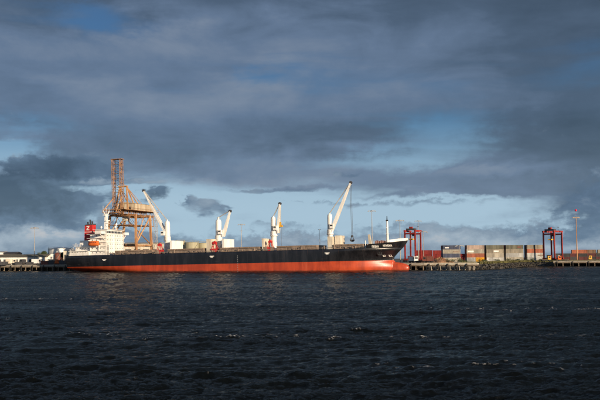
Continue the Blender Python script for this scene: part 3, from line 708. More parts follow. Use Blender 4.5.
# lifeboat
lb = empty('lifeboat', 'orange enclosed lifeboat hanging in davits beside the accommodation block', 'lifeboat')
xl0, xl1 = ax(88.8, -11.3), ax(100, -11.3); zl0, zl1 = az_(94, 246.3, xl0, -11.3), az_(94, 241.0, xl0, -11.3)
lb.matrix_world = ship.matrix_world @ Matrix.Translation(((xl0 + xl1) / 2, -11.3, zl0))
def boat_shape(L, Bm, z0, z1, top):
    mb = MB(); v = []; n = 13; k = 9
    for i in range(n):
        t = -1 + 2 * i / (n - 1); tap = max(0.04, (1 - abs(t) ** 2.6)) ** 0.6
        for j in range(k):
            a = math.pi * j / (k - 1)
            y = -math.cos(a) * Bm * tap; s_ = math.sin(a) ** 0.7
            z = (z1 - (z1 - z0) * s_ * (0.55 + 0.45 * tap)) if not top else z0 + (z1 - z0) * s_ * (0.6 + 0.4 * tap)
            v.append((t * L, y, z))
    f = [(i * k + j, (i + 1) * k + j, (i + 1) * k + j + 1, i * k + j + 1) for i in range(n - 1) for j in range(k - 1)]
    f += [(i * k, i * k + k - 1, (i + 1) * k + k - 1, (i + 1) * k) for i in range(n - 1)]
    return mb.add(v, f)
hl = (xl1 - xl0) / 2; hz = zl1 - zl0
boat_shape(hl, 1.35, 0, hz * 0.52, False).build('boat_hull', 'orange', lb, True)
boat_shape(hl * 0.96, 1.25, hz * 0.525, hz, True).build('canopy', 'orange', lb, True)
for k in range(4): MB().box(-hl * .5 + k * hl * .33, -hl * .5 + k * hl * .33 + 0.45, -1.28, -1.1, hz * 0.62, hz * 0.75).build('porthole', 'glass', lb)
# forecastle gear
zf = lambda u: ZD + 1.9 + 1.5 * ((u - UF) / (1 - UF)) ** 1.5
xfm = ax(388.3, 0)
fm = MB().tube((xfm, 0, ZD + 1.7), (xfm, 0, az_(388.3, 221, xfm)), 0.75, 0.42, 12).build('foremast', 'white', ship)
mb = MB(); zt = az_(388.3, 221, xfm); mb.tube((xfm, 0, zt), (xfm, 0, az_(388.3, 216, xfm)), 0.3, 0.15, 8); mb.box(xfm - .5, xfm + .5, -.5, .5, zt, zt + .5); mb.build('masthead_light', 'black', fm)
mb = MB(); zc_ = az_(388.3, 234, xfm); mb.box(xfm - .9, xfm + .9, -.9, .9, zc_, zc_ + .15); mb.box(xfm - .15, xfm + .15, -1.6, 1.6, zc_ + 3, zc_ + 3.25); mb.build('mast_platform', 'white', fm)
for px, yy in ((378, -4), (382.5, -2.5), (385, 3)):
    x = ax(px, yy); z = ZD + 1.9; mb = MB(); mb.tube((x, yy - 1, z + 1), (x, yy + 1, z + 1), 0.8, n=12); mb.box(x - .9, x + .9, yy + 1.02, yy + 1.6, z - .2, z + 1.4); mb.box(x - .9, x + .9, yy - 1.5, yy - 1.02, z - .2, z + 1.4); mb.build('windlass', 'deckred', ship)
x = ax(370.3, -6); za_ = az_(370, 234.5, x, -6); mb = MB()
mb.beam((x + 0.6, -6, ZD), (x - 0.2, -6, za_), 1.1, 1.6, 0.8, 1.0); mb.build('ventilator_post', 'cream', ship)
x = ax(366, -9); mb = MB(); mb.tube((x, -9, ZD), (x, -9, az_(366, 240.5, x, -9)), 0.22); mb.build('derrick_post', 'white', ship)
mb = MB()
for i in range(12):
    u = 0.92 + 0.045 * i / 11; z = zf(u); X = lerp_tab(STEM, z) * u; y = half(X, z) - 0.15
    for sgn in (-1, 1): mb.tube((X, sgn * y, z), (X, sgn * y, z + 1.1), 0.05, n=4)
mb.build('railing', 'white', ship)
for px, yy in ((242, 6), (320.5, 6)):   # slim deck light posts
    x = ax(px, yy); mb = MB(); zt = az_(px, 231 if px < 300 else 229.5, x, yy); mb.tube((x, yy, ZD), (x, yy, zt), 0.09, .06, 6); mb.box(x - .8, x + .8, yy - .15, yy + .15, zt, zt + .18); mb.build('deck_light_post', 'galv', ship)

# ------------------------------------------------------------------ old ship-to-shore crane
def sts():
    t0 = tx(118.5, 1.0); zA = lambda px, py, s: zat(px, py, W(tx(px, s), s).y)
    c = empty('quay_crane', 'tall rusty quay crane with raised lattice boom and cream machinery house', 'crane', W(t0, 0, ZG), RZ)
    P = lambda t, s, z: (t, s, z - ZG)
    zg = zA(130, 214.5, 10); hz_ = zA(118, 211, 1); zt = zA(118, 160, 1)
    # legs
    ra, rb = 2.5, 21.0
    for sgn in (-1, 1):
        for s, ds, nm in ((ra, 3.0, 0), (rb, 1.0, 1)):
            o = MB().beam(P(sgn * 10.5, s, ZG + 1.2), P(sgn * 8.2, s + ds, zg), 1.3, 1.3, 1.0, 1.0, side=(1, 0, 0)).build('leg', 'tan', c)
            for q in (-1.6, 1.6): MB().box(sgn * 10.5 - 0.9 + q, sgn * 10.5 + 0.9 + q, s - 0.5, s + 0.5, 0.0, 1.18).build('bogie', 'rust', o)
    for s, ds in ((ra, 3.0), (rb, 1.0)):
        MB().beam(P(-9.6, s + ds * .35, ZG + 11), P(9.6, s + ds * .35, ZG + 11), 1.0, 1.3, side=(0, 1, 0)).build('portal_beam', 'tan', c)
        MB().beam(P(-8.3, s + ds, zg - .6), P(8.3, s + ds, zg - .6), 0.9, 1.2, side=(0, 1, 0)).build('portal_beam', 'rust', c)
    for sgn in (-1, 1):
        mb = MB(); x = sgn * 9.4
        mb.tube(P(x, ra + 1, ZG + 11), P(x, rb + .4, ZG + 11), 0.45, n=8); mb.tube(P(x, ra + 1, ZG + 11.3), P(sgn * 8.3, rb + 1, zg - 1), 0.4, n=8); mb.tube(P(x, ra + 1, ZG + 11.4), P(sgn * 8.6, ra + 12, zg - 1), 0.25, n=8)
        mb.build('diagonal_brace', 'tan', c)
    mb = MB(); mb.tube(P(9.5, rb + .4, ZG + 11.3), P(-8.2, rb + 1, zg - 1), 0.35, n=8); mb.build('diagonal_brace', 'rust', c)
    # girders: a lattice pair running inland with a platform
    for sgn in (-1, 1): MB().truss(P(sgn * 3.0, -5, zg + 1.0), P(sgn * 3.0, 37, zg + 1.0), (1.1, 0, 0), (0, 0, 2.2), 12, 0.2, 0.11).build('girder', 'rust', c)
    MB().truss(P(0, 2, zg - 3.6), P(0, 30, zg - 3.6), (12.5, 0, 0), (0, 0, 5.2), 4, 0.2, 0.14).build('under_truss', 'rust', c)
    MB().box(-6.5, 6.5, -3, 36, zg - ZG + 2.2, zg - ZG + 2.4).build('platform', 'rust', c)
    mb = MB()
    for k in range(24):
        for sgn in (-1, 1): mb.tube((sgn * 6.4, -3 + k * 1.69, zg - ZG + 2.4), (sgn * 6.4, -3 + k * 1.69, zg - ZG + 3.5), .05, n=4)
    for sgn in (-1, 1): mb.tube((sgn * 6.4, -3, zg - ZG + 3.5), (sgn * 6.4, 36, zg - ZG + 3.5), .05, n=4)
    mb.build('handrail', 'rust', c)
    zh = zA(138, 205.3, 25) - ZG
    h = MB().box(-5.6, 5.6, 9, 32, zg - ZG + 2.42, zh).build('machinery_house', 'housepaint', c)
    MB().prism([(-5.9, 8.7, zh + .004), (5.9, 8.7, zh + .004), (0, 8.7, zh + 0.9)], (0, 23.6, 0)).build('roof', 'housepaint', h)
    for k in range(6): MB().box(-5.7, -5.601, 11 + k * 3.4, 12.4 + k * 3.4, zh - 3.0, zh - 1.8).build('window', 'glass', h)
    for k in range(2): MB().box(-3.5 + k * 4.5, -1.5 + k * 4.5, 8.9, 8.999, zh - 3.4, zh - 1.8).build('window', 'glass', h)
    # raised boom
    b = MB()
    for sgn in (-1, 1): b.truss(P(sgn * 2.5, 0.4, hz_ - 2), P(sgn * 2.5, -1.3, zt), (0.9, 0, 0), (0, 2.4, 0), 11, 0.17, 0.085)
    for k in range(12):
        f = k / 11; z = hz_ + (zt - hz_) * f; s = 0.4 - 1.7 * f
        b.tube(P(-2.5, s, z), P(2.5, s, z), 0.12, n=4)
        if k < 11: b.tube(P(-2.5 if k % 2 else 2.5, s, z), P(2.5 if k % 2 else -2.5, s, z + (zt - hz_) / 11), 0.10, n=4)
    b.box(-3.4, 3.4, -2.7, 0.6, zt - ZG, zt - ZG + 0.35)
    b.build('boom', 'rust', c)
    za_ = zA(122.5, 187, 5)
    mb = MB()
    for sgn in (-1, 1):
        mb.beam(P(sgn * 4.0, 4, zg + 2.4), P(sgn * 2.2, 5.5, za_), 0.7, 0.9, .5, .6); mb.beam(P(sgn * 4.4, 13, zg + 2.4), P(sgn * 2.2, 5.8, za_), 0.6, 0.7, .5, .5)
    mb.box(-2.8, 2.8, 4.8, 6.4, za_ - ZG, za_ - ZG + .8); mb.build('apex_frame', 'tan', c)
    mb = MB()
    for sgn in (-1, 1):
        mb.tube(P(sgn * 2.3, 5.6, za_), P(sgn * 3.4, 22, zA(141, 211, 22)), 0.32, n=6); mb.tube(P(sgn * 2.3, 5.6, za_), P(sgn * 3.4, 30, zg + 2), 0.14, n=6)
        mb.tube(P(sgn * 2.5, 5.6, za_), P(sgn * 2.5, -0.6, hz_ + (zt - hz_) * .55), 0.12, n=6)
        mb.tube(P(sgn * 2.4, 0, za_ - 6.0), P(sgn * 4.2, -9, zg + 1), 0.28, n=6)
    mb.build('stay', 'tan', c)
    MB().truss(P(0, -9, zg + 1), P(0, -4, zg + 1), (8.6, 0, 0), (0, 0, 1.6), 2, 0.2, .14).build('front_platform', 'rust', c)
    # stair tower and cab
    mb = MB(); mb.truss(P(11.5, rb + 2, ZG), P(11.5, rb + 2, zg), (1.6, 0, 0), (0, 1.6, 0), 9, 0.1, .07); mb.build('stair_tower', 'galv', c)
    MB().box(-1.6, 1.2, 7.5, 10.5, zg - ZG - 3.6, zg - ZG - 1.2).build('operator_cab', 'cream', c)
sts()

# ------------------------------------------------------------------ red yard gantries
def gantry(px, D, ytop, rz, span, base, label):
    loc = at(px, D); H = zat(px, ytop, D) - ZG
    g = empty('gantry_crane', label, 'crane', loc, rz)
    for sx in (-1, 1):
        sill = MB().box(sx * span / 2 - 0.5, sx * span / 2 + 0.5, -base / 2 - 1, base / 2 + 1, 1.3, 2.4).build('sill_beam', 'redcrane', g)
        MB().box(sx * span / 2 - 0.45, sx * span / 2 + 0.45, -base / 2, base / 2, H - 1.7, H - 0.7).build('cross_beam', 'redcrane', g)
        for sy in (-1, 1):
            MB().box(sx * span / 2 - 0.4, sx * span / 2 + 0.4, sy * base / 2 - 0.45, sy * base / 2 + 0.45, 2.402, H - 0.05).build('leg', 'redcrane', g)
            for q in (-0.9, 0.9):
                MB().tube((sx * span / 2 - 0.35, sy * base / 2 + q, 0.75), (sx * span / 2 + 0.35, sy * base / 2 + q, 0.75), 0.75, n=16).build('wheel', 'black', sill)
        MB().box(sx * span / 2 - .7, sx * span / 2 + .7, -1.6, 1.6, 2.402, 4.2).build('power_unit', 'white' if sx > 0 else 'redcrane', g)
    for sy in (-1, 1):
        MB().box(-span / 2 - 0.9, span / 2 + 0.9, sy * base / 2 - 0.5, sy * base / 2 + 0.5, H, H + 1.2).build('top_beam', 'redcrane', g)
    tr = MB().box(-span / 2 + 0.6, -span / 2 + 3.6, -base / 2 + .6, base / 2 - .6, H + 1.22, H + 2.3).build('trolley', 'darkgrey', g)
    MB().box(-span / 2 + 1, -span / 2 + 2.6, -1.1, 1.1, H + 2.302, H + 3.5).build('hoist_drum', 'redcrane', tr)
    mb = MB(); mb.tube((-span / 2 + 3, 1.5, H + 2.3), (-span / 2 + 3, 1.5, H + 5), 0.08, n=4); mb.tube((0.5, -base / 2, H + 1.2), (0.5, -base / 2, H + 3.8), 0.1, n=4); mb.box(-.6, 1.6, -base / 2 - .2, -base / 2 + .2, H + 3.4, H + 3.7); mb.build('floodlight_post', 'darkgrey', g)
    MB().box(-span / 2 + 0.8, -span / 2 + 2.8, -base / 2 + 0.6, -base / 2 + 2.6, H - 2.8, H - 0.4).build('operator_cab', 'darkgrey', g)
    mb = MB()
    for sy in (-1.2, 1.2):
        for sx in (-1.0, 1.0): mb.tube((-span / 2 + 3.2 + sx, sy, H + 1.2), (-span / 2 + 3.2 + sx, sy, H - 4.6), 0.06, n=4)
    mb.build('hoist_cable', 'darkgrey', g)
    mb = MB(); mb.box(-span / 2 + 0.9, -span / 2 + 5.5, -1.3, -0.9, H - 5.4, H - 4.6); mb.box(-span / 2 + .9, -span / 2 + 5.5, 0.9, 1.3, H - 5.4, H - 4.6); mb.box(-span / 2 + 2.2, -span / 2 + 4.2, -.898, .898, H - 5.3, H - 4.5); mb.build('spreader', 'yellow', g)
    return g
gantry(413, 565, 232.0, R(58), 9.0, 7.5, 'red yard gantry crane with a white lorry, just beyond the ship\'s bow')
gantry(553, 585, 232.5, R(40), 9.5, 8.5, 'red yard gantry crane standing beside the last container stack and wharf')

# ------------------------------------------------------------------ shipping containers
def cont_mesh(L=12.19):
    mb = MB(); Wd, H = 2.44, 2.62
    for sy in (-1, 1):   # corrugated long sides
        n = 34; xs, ys = [], []
        for i in range(n):
            x0 = -L / 2 + .15 + (L - .3) * i / n; w = (L - .3) / n
            for q, d in ((0, 0), (.3, 0), (.5, .07), (.8, .07)): xs.append(x0 + q * w); ys.append(sy * (Wd / 2 - .02 - d))
        v = [(x, y, z) for x, y in zip(xs, ys) for z in (.12, H - .12)]
        mb.add(v, [(2 * i, 2 * i + 2, 2 * i + 3, 2 * i + 1) if sy < 0 else (2 * i, 2 * i + 1, 2 * i + 3, 2 * i + 2) for i in range(len(xs) - 1)])
    for sx in (-1, 1):
        for sy in (-1, 1): mb.box(sx * L / 2 - .08, sx * L / 2 + .08, sy * Wd / 2 - .08, sy * Wd / 2 + .08, 0, H)
        mb.box(sx * (L / 2 - .03) - .02, sx * (L / 2 - .03) + .02, -Wd / 2 + .081, Wd / 2 - .081, .12, H - .12)
    for z in (0.0, H - .14):
        for sy in (-1, 1): mb.box(-L / 2 + .081, L / 2 - .081, sy * Wd / 2 - .06, sy * Wd / 2 + .06, z, z + .14)
        for sx in (-1, 1): mb.box(sx * L / 2 - .06, sx * L / 2 + .06, -Wd / 2 + .081, Wd / 2 - .081, z, z + .14)
    mb.add([(-L / 2, -Wd / 2, H - .05), (L / 2, -Wd / 2, H - .05), (L / 2, Wd / 2, H - .05), (-L / 2, Wd / 2, H - .05)], [(0, 1, 2, 3)])
    return mb
CM40, CM20 = cont_mesh().mesh('container'), cont_mesh(6.06).mesh('container')
DOOR = MB(); DOOR.box(0, .03, -1.1, -.02, .16, 2.46); DOOR.box(0, .03, .02, 1.1, .16, 2.46)
for y in (-.85, -.35, .35, .85): DOOR.tube((.05, y, .16), (.05, y, 2.46), .025, n=4)
LOGO = MB(); LOGO.box(-1.5, 1.5, -.03, 0, 0.5, 1.6)
ccol = {'navy blue': (0.07, 0.085, 0.14), 'white': (0.55, 0.55, 0.52), 'cream': (0.46, 0.42, 0.34), 'pink beige': (0.46, 0.35, 0.29), 'orange red': (0.40, 0.125, 0.065), 'yellow': (0.78, 0.42, 0.02),
        'olive grey': (0.16, 0.155, 0.11), 'brown': (0.22, 0.13, 0.08), 'light grey': (0.45, 0.45, 0.43), 'dark red': (0.30, 0.03, 0.025), 'dark grey': (0.05, 0.05, 0.052), 'maroon': (0.12, 0.03, 0.03), 'tan': (0.33, 0.29, 0.22)}
cmats = {k: mat('container_' + k.replace(' ', '_'), v, 0.6, var=0.5, scale=0.35, streak=True) for k, v in ccol.items()}
cm_cache = {}
def container(colour, loc, rz, label, L=40, group=None, logo=None):
    key = (colour, L)
    if key not in cm_cache:
        a = (CM40 if L == 40 else CM20).copy(); a.materials.append(cmats[colour]); d = DOOR.mesh('door'); d.materials.append(cmats[colour]); cm_cache[key] = (a, d)
    a, d = cm_cache[key]
    e = empty('shipping_container', label, 'container', loc, rz, group)
    e.scale = (1, 1, 1.1); obj('body', a, e); o = obj('door', d, e); o.location = ((12.19 if L == 40 else 6.06) / 2 + .002, 0, 0)
    if logo:
        lm = LOGO.mesh('logo_panel'); lm.materials.append(M[logo]); o = obj('logo_panel', lm, e); o.location = (rng.choice((-3.5, 0.6, 3.2)), -1.22, 0); o.scale = (rng.uniform(.7, 1.5), 1, rng.uniform(.6, 1)); o.location.z = 0.4
    return e
stacks = [(451.5, ['cream', 'navy blue', 'cream', 'navy blue'], 'first stack from the jetty'),
          (475.3, [('white', 'yellow'), 'orange red', 'cream', 'pink beige'], 'second stack from the jetty'),
          (494.8, ['white', 'cream', 'tan', 'olive grey'], 'third stack from the jetty'),
          (514.2, ['cream', 'light grey', 'tan', 'olive grey'], 'fourth stack from the jetty'),
          (535.5, ['light grey', 'white', 'orange red', 'tan'], 'fifth stack from the jetty')]
tiers = ['bottom', 'second', 'third', 'top']
for si, (px, cols, where) in enumerate(stacks):
    for row in range(3):
        D = 592 + row * 2.75; p = at(px, 592); 
        for ti, c in enumerate(cols):
            jx = rng.uniform(-.12, .12); jy = rng.uniform(-.12, .12)
            if row: c = ['dark red', 'brown', 'dark grey', 'navy blue', 'tan'][(si * 2 + ti + row) % 5]
            loc = Vector((p.x + jx, D + jy, ZG + ti * 2.885))
            if isinstance(c, tuple):
                for k, cc in enumerate(c):
                    container(cc, loc + Vector((-3.06 + k * 6.12, 0, 0)), R(rng.uniform(-.3, .3)), f'short {cc} container, {tiers[ti]} tier, {where}', 20)
            else:
                lb_ = f'{c} container, {tiers[ti]} tier{["", " middle row", " rear row"][row]}, {where}'
                container(c, loc, R(rng.uniform(-.3, .3)), lb_, 40, None, {(0, 3): 'white', (0, 2): 'hatch', (1, 2): 'white', (2, 2): 'white', (3, 3): 'deckred', (3, 0): 'grey', (4, 1): 'hatch', (2, 0): 'grey', (0, 0): 'olive'}.get((si, ti)) if row == 0 else None)
# dark red containers standing lower, behind
for k, (px, D, n) in enumerate(((424, 640, 3), (441, 652, 3), (463, 640, 3))):
    for ti in range(n):
        if n == 3 and ti == 2 and k == 2: continue
        container('dark red', at(px, D, ZG + ti * 2.885), R(-18 + rng.uniform(-1, 1)), f'dark red container, {tiers[ti] if ti < 2 else "top"} of the stack ' + ['beside the gantry by the bow', 'behind the reddish soil heap', 'between the first two tall stacks'][k])
far_shade_cols = [['maroon', 'dark grey'], ['dark grey', 'maroon'], ['maroon', 'dark grey', 'orange red'], ['dark grey', 'maroon', 'brown'], ['maroon', 'dark grey'], ['dark grey', 'maroon', 'tan'], ['maroon', 'dark grey']]  # dark colours carry the cloud shadow, warmer tops the sunlight on them
for k, cols in enumerate(far_shade_cols):
    px = 562 + k * 8.6; D = 690
    for ti, c in enumerate(cols):
        container(c, at(px, D, ZG + ti * 2.885), R(-6 + rng.uniform(-1, 1)) if True else 0, f'{c} container, {["bottom","second","third"][ti]} tier, {["first","second","third","fourth","fifth","sixth","seventh"][k]} stack in painted cloud shade beyond the beacon mast', 20 if False else 40)

# ------------------------------------------------------------------ light masts
def light_mast(px, ytop, D, label, m='galv', r=0.28, heads=4, ball=None, base=None):
    loc = at(px, D, base if base is not None else ZG); H = zat(px, ytop, D) - loc.z
    e = empty('light_mast', label, 'light mast', loc)
    MB().lathe([(0.6, 0), (0.6, 0.4), (r, 0.42), (r * 0.45, H)], n=10).build('pole', m, e)
    mb = MB(); w = 2.2; mb.box(-w, w, -0.12, 0.12, H + .002, H + 0.25); mb.box(-.12, .12, -w * .6, w * .6, H + .26, H + 0.45); mb.build('cross_arm', m, e)
    for k in range(heads):
        x = -w + 2 * w * k / (heads - 1); MB().prism([(x - .35, -.5, H - .45), (x + .35, -.5, H - .45), (x + .25, -.5, H), (x - .25, -.5, H)], (0, .9, 0)).build('floodlight', 'grey', e)
    if ball:
        zb_ = zat(px + .6, ball, D) - loc.z  # red spot shaped as a ball, on a spike added to carry it
        MB().tube((0, 0, H + .45), (0, 0, zb_ - .7), 0.05, n=5).build('spike', m, e)
        MB().lathe([(0.2, zb_ - .75), (0.7, zb_ - .5), (0.8, zb_), (0.6, zb_ + .6), (0.1, zb_ + .8)], n=14).build('ball', 'ball', e, True)
light_mast(34.3, 228, 508, 'slim grey light mast beside the low white shed')
light_mast(241.5, 224.5, 560, 'thin light mast behind the ship between its middle cranes')
light_mast(372.3, 211, 520, 'tall light mast behind the forecastle ventilator post')
light_mast(400.3, 220.5, 480, 'light mast with wide head beside the ship\'s foremast')
light_mast(418.6, 221, 600, 'light mast rising behind the gantry by the bow')
light_mast(423.5, 232, 480, 'short light mast on the ground right of the gantry by the bow', r=0.2, heads=2)
light_mast(459.8, 246, 470, 'low light post at the jetty by the first container stack', r=0.16, heads=2)
light_mast(577, 217.5, 572, 'tall brown light mast with a red beacon on an added spike', 'tan', 0.45, 6, ball=210.3)

# ------------------------------------------------------------------ sheds, tanks, buildings
def shed(px0, px1, D, ytop, eave, depth, label, wall, roof, rz=None, doors=3, cat='shed'):
    p0, p1 = at(px0, D), at(px1, D); L = (p1 - p0).length; zt = zat((px0 + px1) / 2, ytop, D) - ZG; ze = zat((px0 + px1) / 2, eave, D) - ZG
    e = empty('shed', label, cat, (p0 + p1) / 2, 0)
    w = MB().box(-L / 2, L / 2, 0, depth, 0, ze).build('wall', wall, e)
    MB().prism([(-L / 2 - .5, -.6, ze + .004), (-L / 2 - .5, depth + .6, ze + .004), (-L / 2 - .5, depth / 2, zt)], (L + 1, 0, 0)).build('roof', roof, e)
    for k in range(doors):
        x = -L / 2 + L * (k + .5) / doors; dw = min(2.4, L / doors * .35)
        MB().box(x - dw, x + dw, -.06, -.003, 0, ze * .72).build('door', 'darkgrey', w)
    return e
shed(-6, 44.5, 512, 254.3, 257.2, 16, 'long low white shed with olive roof on the quay', 'white', 'roof', doors=6)
shed(3.5, 15, 560, 251.6, 253.2, 14, 'dark grey flat building behind the long low shed', 'darkgrey', 'darkgrey', doors=1, cat='building')
shed(-3, 3, 575, 251.2, 252.2, 12, 'pale block behind the low shed, next to a dark building', 'white', 'grey', doors=1, cat='building')
shed(63.5, 82, 514, 249.3, 250.6, 18, 'pale grey warehouse standing behind the ship\'s stern', 'cream', 'grey', doors=3, cat='warehouse')
shed(124, 159, 545, 242.0, 243.4, 20, 'large pale warehouse with shallow roof under the quay crane', 'light' if False else 'cream', 'grey', doors=4, cat='warehouse')
shed(240, 262, 600, 250, 251.5, 20, 'low grey warehouse behind the ship\'s middle hatches', 'grey', 'grey', doors=3, cat='warehouse')
shed(585, 640, 760, 252.5, 254.5, 20, 'long low brown warehouse beyond the far container stacks', 'hatch', 'roof', doors=4, cat='warehouse')
def tank(px, D, r_px, ytop, label, m, dome=0.6, stairs=True, name='storage_tank'):
    loc = at(px, D); r = r_px * D / F; H = zat(px, ytop, D) - ZG
    e = empty(name, label, 'tank', loc)
    MB().lathe([(r, 0), (r, H - dome), (r * 1.015, H - dome + .02), (r * 1.015, H - dome + .2), (r * .5, H - dome * .25), (0.05, H)], n=40).build('shell', m, e)
    mb = MB()
    for k in range(28):
        a = 2 * math.pi * k / 28; b = 2 * math.pi * (k + 1) / 28; q = r * .98
        mb.tube((q * math.cos(a), q * math.sin(a), H - dome + .15), (q * math.cos(a), q * math.sin(a), H - dome + 1.2), .04, n=4); mb.tube((q * math.cos(a), q * math.sin(a), H - dome + 1.2), (q * math.cos(b), q * math.sin(b), H - dome + 1.2), .04, n=4)
    mb.build('handrail', m, e)
    for k in range(1, int(H / 2.6)): MB().lathe([(r + .003, k * 2.6), (r + .05, k * 2.6 + .03), (r + .05, k * 2.6 + .12), (r + .003, k * 2.6 + .15)], n=40).build('hoop', m, e)
    mb = MB(); q = r + .3
    for k in range(30):
        a = R(-150 + k * 4.5); z = H * k / 30; mb.obox((q * math.cos(a), q * math.sin(a), z + .3), (.4 * math.cos(a), .4 * math.sin(a), 0), (-.3 * math.sin(a), .3 * math.cos(a), 0), (0, 0, .04))
    mb.build('stair', 'galv', e)
tank(61, 538, 12.5, 247.0, 'large white storage tank behind the stern warehouse', 'white', 1.2)
tank(57.8, 517, 2.7, 252.3, 'small dark red domed tank in front of the large white tank', 'deckred', 1.6)
tank(191.5, 535, 7.2, 241.9, 'olive storage tank nearest the first deck crane\'s house', 'olive')
tank(203.5, 540, 6.0, 242.6, 'olive storage tank partly hidden by the cream deck store', 'olive')
tank(180.5, 545, 4.5, 241.0, 'narrow olive storage tank peeking out behind the first crane house', 'olive')
# conveyor hopper roof (white sloping shape) before the tank
e = empty('loading_hopper', 'white sloping loading hopper in front of the large white tank', 'hopper', at(49.5, 518))
MB().prism([(-3.2, 0, 3.4), (2.9, 0, 3.4), (2.9, 0, 6.6), (1.0, 0, 6.6)], (0, 5, 0)).build('chute', 'white', e)
for sx in (-2.6, 2.4):
    for sy in (.4, 4.6): MB().tube((sx, sy, 0), (sx, sy, 3.4), .16, n=6).build('leg', 'galv', e)

# ------------------------------------------------------------------ vehicles
def lorry(loc, rz, label, cab='white', load=None, L=7.0):
    e = empty('lorry', label, 'lorry', loc, rz)
    MB().box(-L / 2, L / 2, -.5, .5, .75, 1.05).build('chassis', 'darkgrey', e)
    c = MB().prism([(L / 2 - 2.1, -1.2, 1.06), (L / 2 + .1, -1.2, 1.06), (L / 2 + .1, -1.2, 2.2), (L / 2 - .15, -1.2, 3.5), (L / 2 - 2.1, -1.2, 3.6)], (0, 2.4, 0)).build('cab', cab, e)
    MB().prism([(L / 2 + .12, -1.0, 2.2), (L / 2 - .12, -1.0, 3.3), (L / 2 - .09, -1.0, 3.3), (L / 2 + .15, -1.0, 2.2)], (0, 2.0, 0)).build('windscreen', 'glass', c)
    for sy in (-1.23, 1.2): MB().box(L / 2 - 1.6, L / 2 - .45, sy, sy + .03, 2.2, 3.1).build('side_window', 'glass', c)
    if load: MB().box(-L / 2, L / 2 - 2.3, -1.22, 1.22, 1.06, 3.6).build('cargo_box', load, e)
    else: MB().box(-L / 2, L / 2 - 2.3, -1.22, 1.22, 1.06, 1.3).build('flatbed', 'wood', e)
    for x in (-L / 2 + .9, -L / 2 + 2.1, L / 2 - .9):
        for sy in (-1.0, 1.0): MB().tube((x, sy - .18, .52), (x, sy + .18, .52), .52, n=14).build('wheel', 'black', e)
    for sy in (-.9, .9): MB().box(L / 2 + .101, L / 2 + .14, sy - .2, sy + .2, 1.2, 1.45).build('headlight', 'cream', c)
lorry(at(413.2, 470), R(-70), 'white lorry facing the water under the gantry by the bow', 'white', 'white')
lorry(at(37.5, 492), R(-10), 'white box lorry parked by the slim light mast', 'white', 'white', 6.2)
lorry(at(11.5, 494), R(10), 'cream box lorry parked in front of the long low shed', 'cream', 'cream', 6.0)
lorry(at(26, 500), R(170), 'dark flatbed lorry between two pale box lorries', 'darkgrey', None, 7)
lorry(at(421.5, 448), R(-20), 'dark flatbed lorry by the short light mast near the bow', 'darkgrey', None, 6.5)
lorry(at(428, 444), R(165), 'dark red box lorry in front of the brown soil heaps', 'deckred', 'deckred', 5.6)
lorry(at(545.5, 560), R(5), 'yellow flatbed lorry at the foot of the gantry beside the wharf', 'yellow', None, 6.5)
lorry(at(563, 566), R(175), 'orange flatbed lorry between the far gantry and the tall mast', 'orange', None, 7)
lorry(at(594, 575), R(178), 'added yellow lorry standing in for the lit strip on the wharf beyond the tall light mast', 'yellow', None, 8)  # lorry added, its yellow carries the sunlit strip along the wharf
def skip(px, D, w, h, label, m='darkgrey'):  # dark filler added along the dark strip below the long shed
    e = empty('filler_skip', label, 'skip', at(px, D), R(rng.uniform(-6, 6)), 'dark filler skips on the quay')
    MB().prism([(-w / 2 + .5, -1, 0.1), (w / 2 - .5, -1, 0.1), (w / 2, -1, h), (-w / 2, -1, h)], (0, 2, 0)).build('bin', m, e)
    MB().box(-w / 2 - .08, w / 2 + .08, -1.08, 1.08, h + .002, h + .16).build('rim', m, e)
    for q in (-.3, 0.0, .3): MB().box(q * w - .06, q * w + .06, -1.1, -1.003, .3, h - .02).build('rib', m, e)
skip(3.5, 491, 5.5, 2.1, 'long dark filler skip left of the cream box lorry'); skip(19, 490, 4.6, 1.9, 'dark filler skip right beside the cream box lorry'); skip(30, 489, 4.2, 1.7, 'low dark filler skip left of the slim light mast')
skip(45.5, 490, 4.8, 2.2, 'dark filler skip right of the white box lorry', 'deckred'); skip(51.5, 489, 3.6, 2.4, 'tall dark filler skip left of the orange excavator'); skip(62.5, 489, 3.6, 2.6, 'dark filler skip between the excavator and the ship stern')
# orange excavator by the left quay
e = empty('excavator', 'orange excavator on the quay by the ship\'s stern', 'excavator', at(56.5, 495), R(-25))
for sy in (-1.1, 1.1): MB().prism([(-1.9, sy - .3, .35), (-1.5, sy - .3, 0), (1.5, sy - .3, 0), (1.9, sy - .3, .35), (1.5, sy - .3, .8), (-1.5, sy - .3, .8)], (0, .6, 0)).build('track', 'black', e)
MB().box(-2, 1.5, -1.2, 1.2, .95, 2.1).build('house', 'orange', e); MB().box(.2, 1.5, -1.2, 0, 2.102, 3.2).build('cab', 'orange', e)
MB().beam((1.4, .4, 1.8), (4.0, .4, 4.2), .4, .6).build('boom', 'orange', e); MB().beam((4.0, .4, 4.2), (5.0, .4, 1.4), .35, .45).build('stick', 'orange', e)
MB().prism([(4.7, 0, 1.4), (5.4, 0, 1.3), (5.2, 0, .4), (4.5, 0, .5)], (0, .9, 0)).build('bucket', 'darkgrey', e)

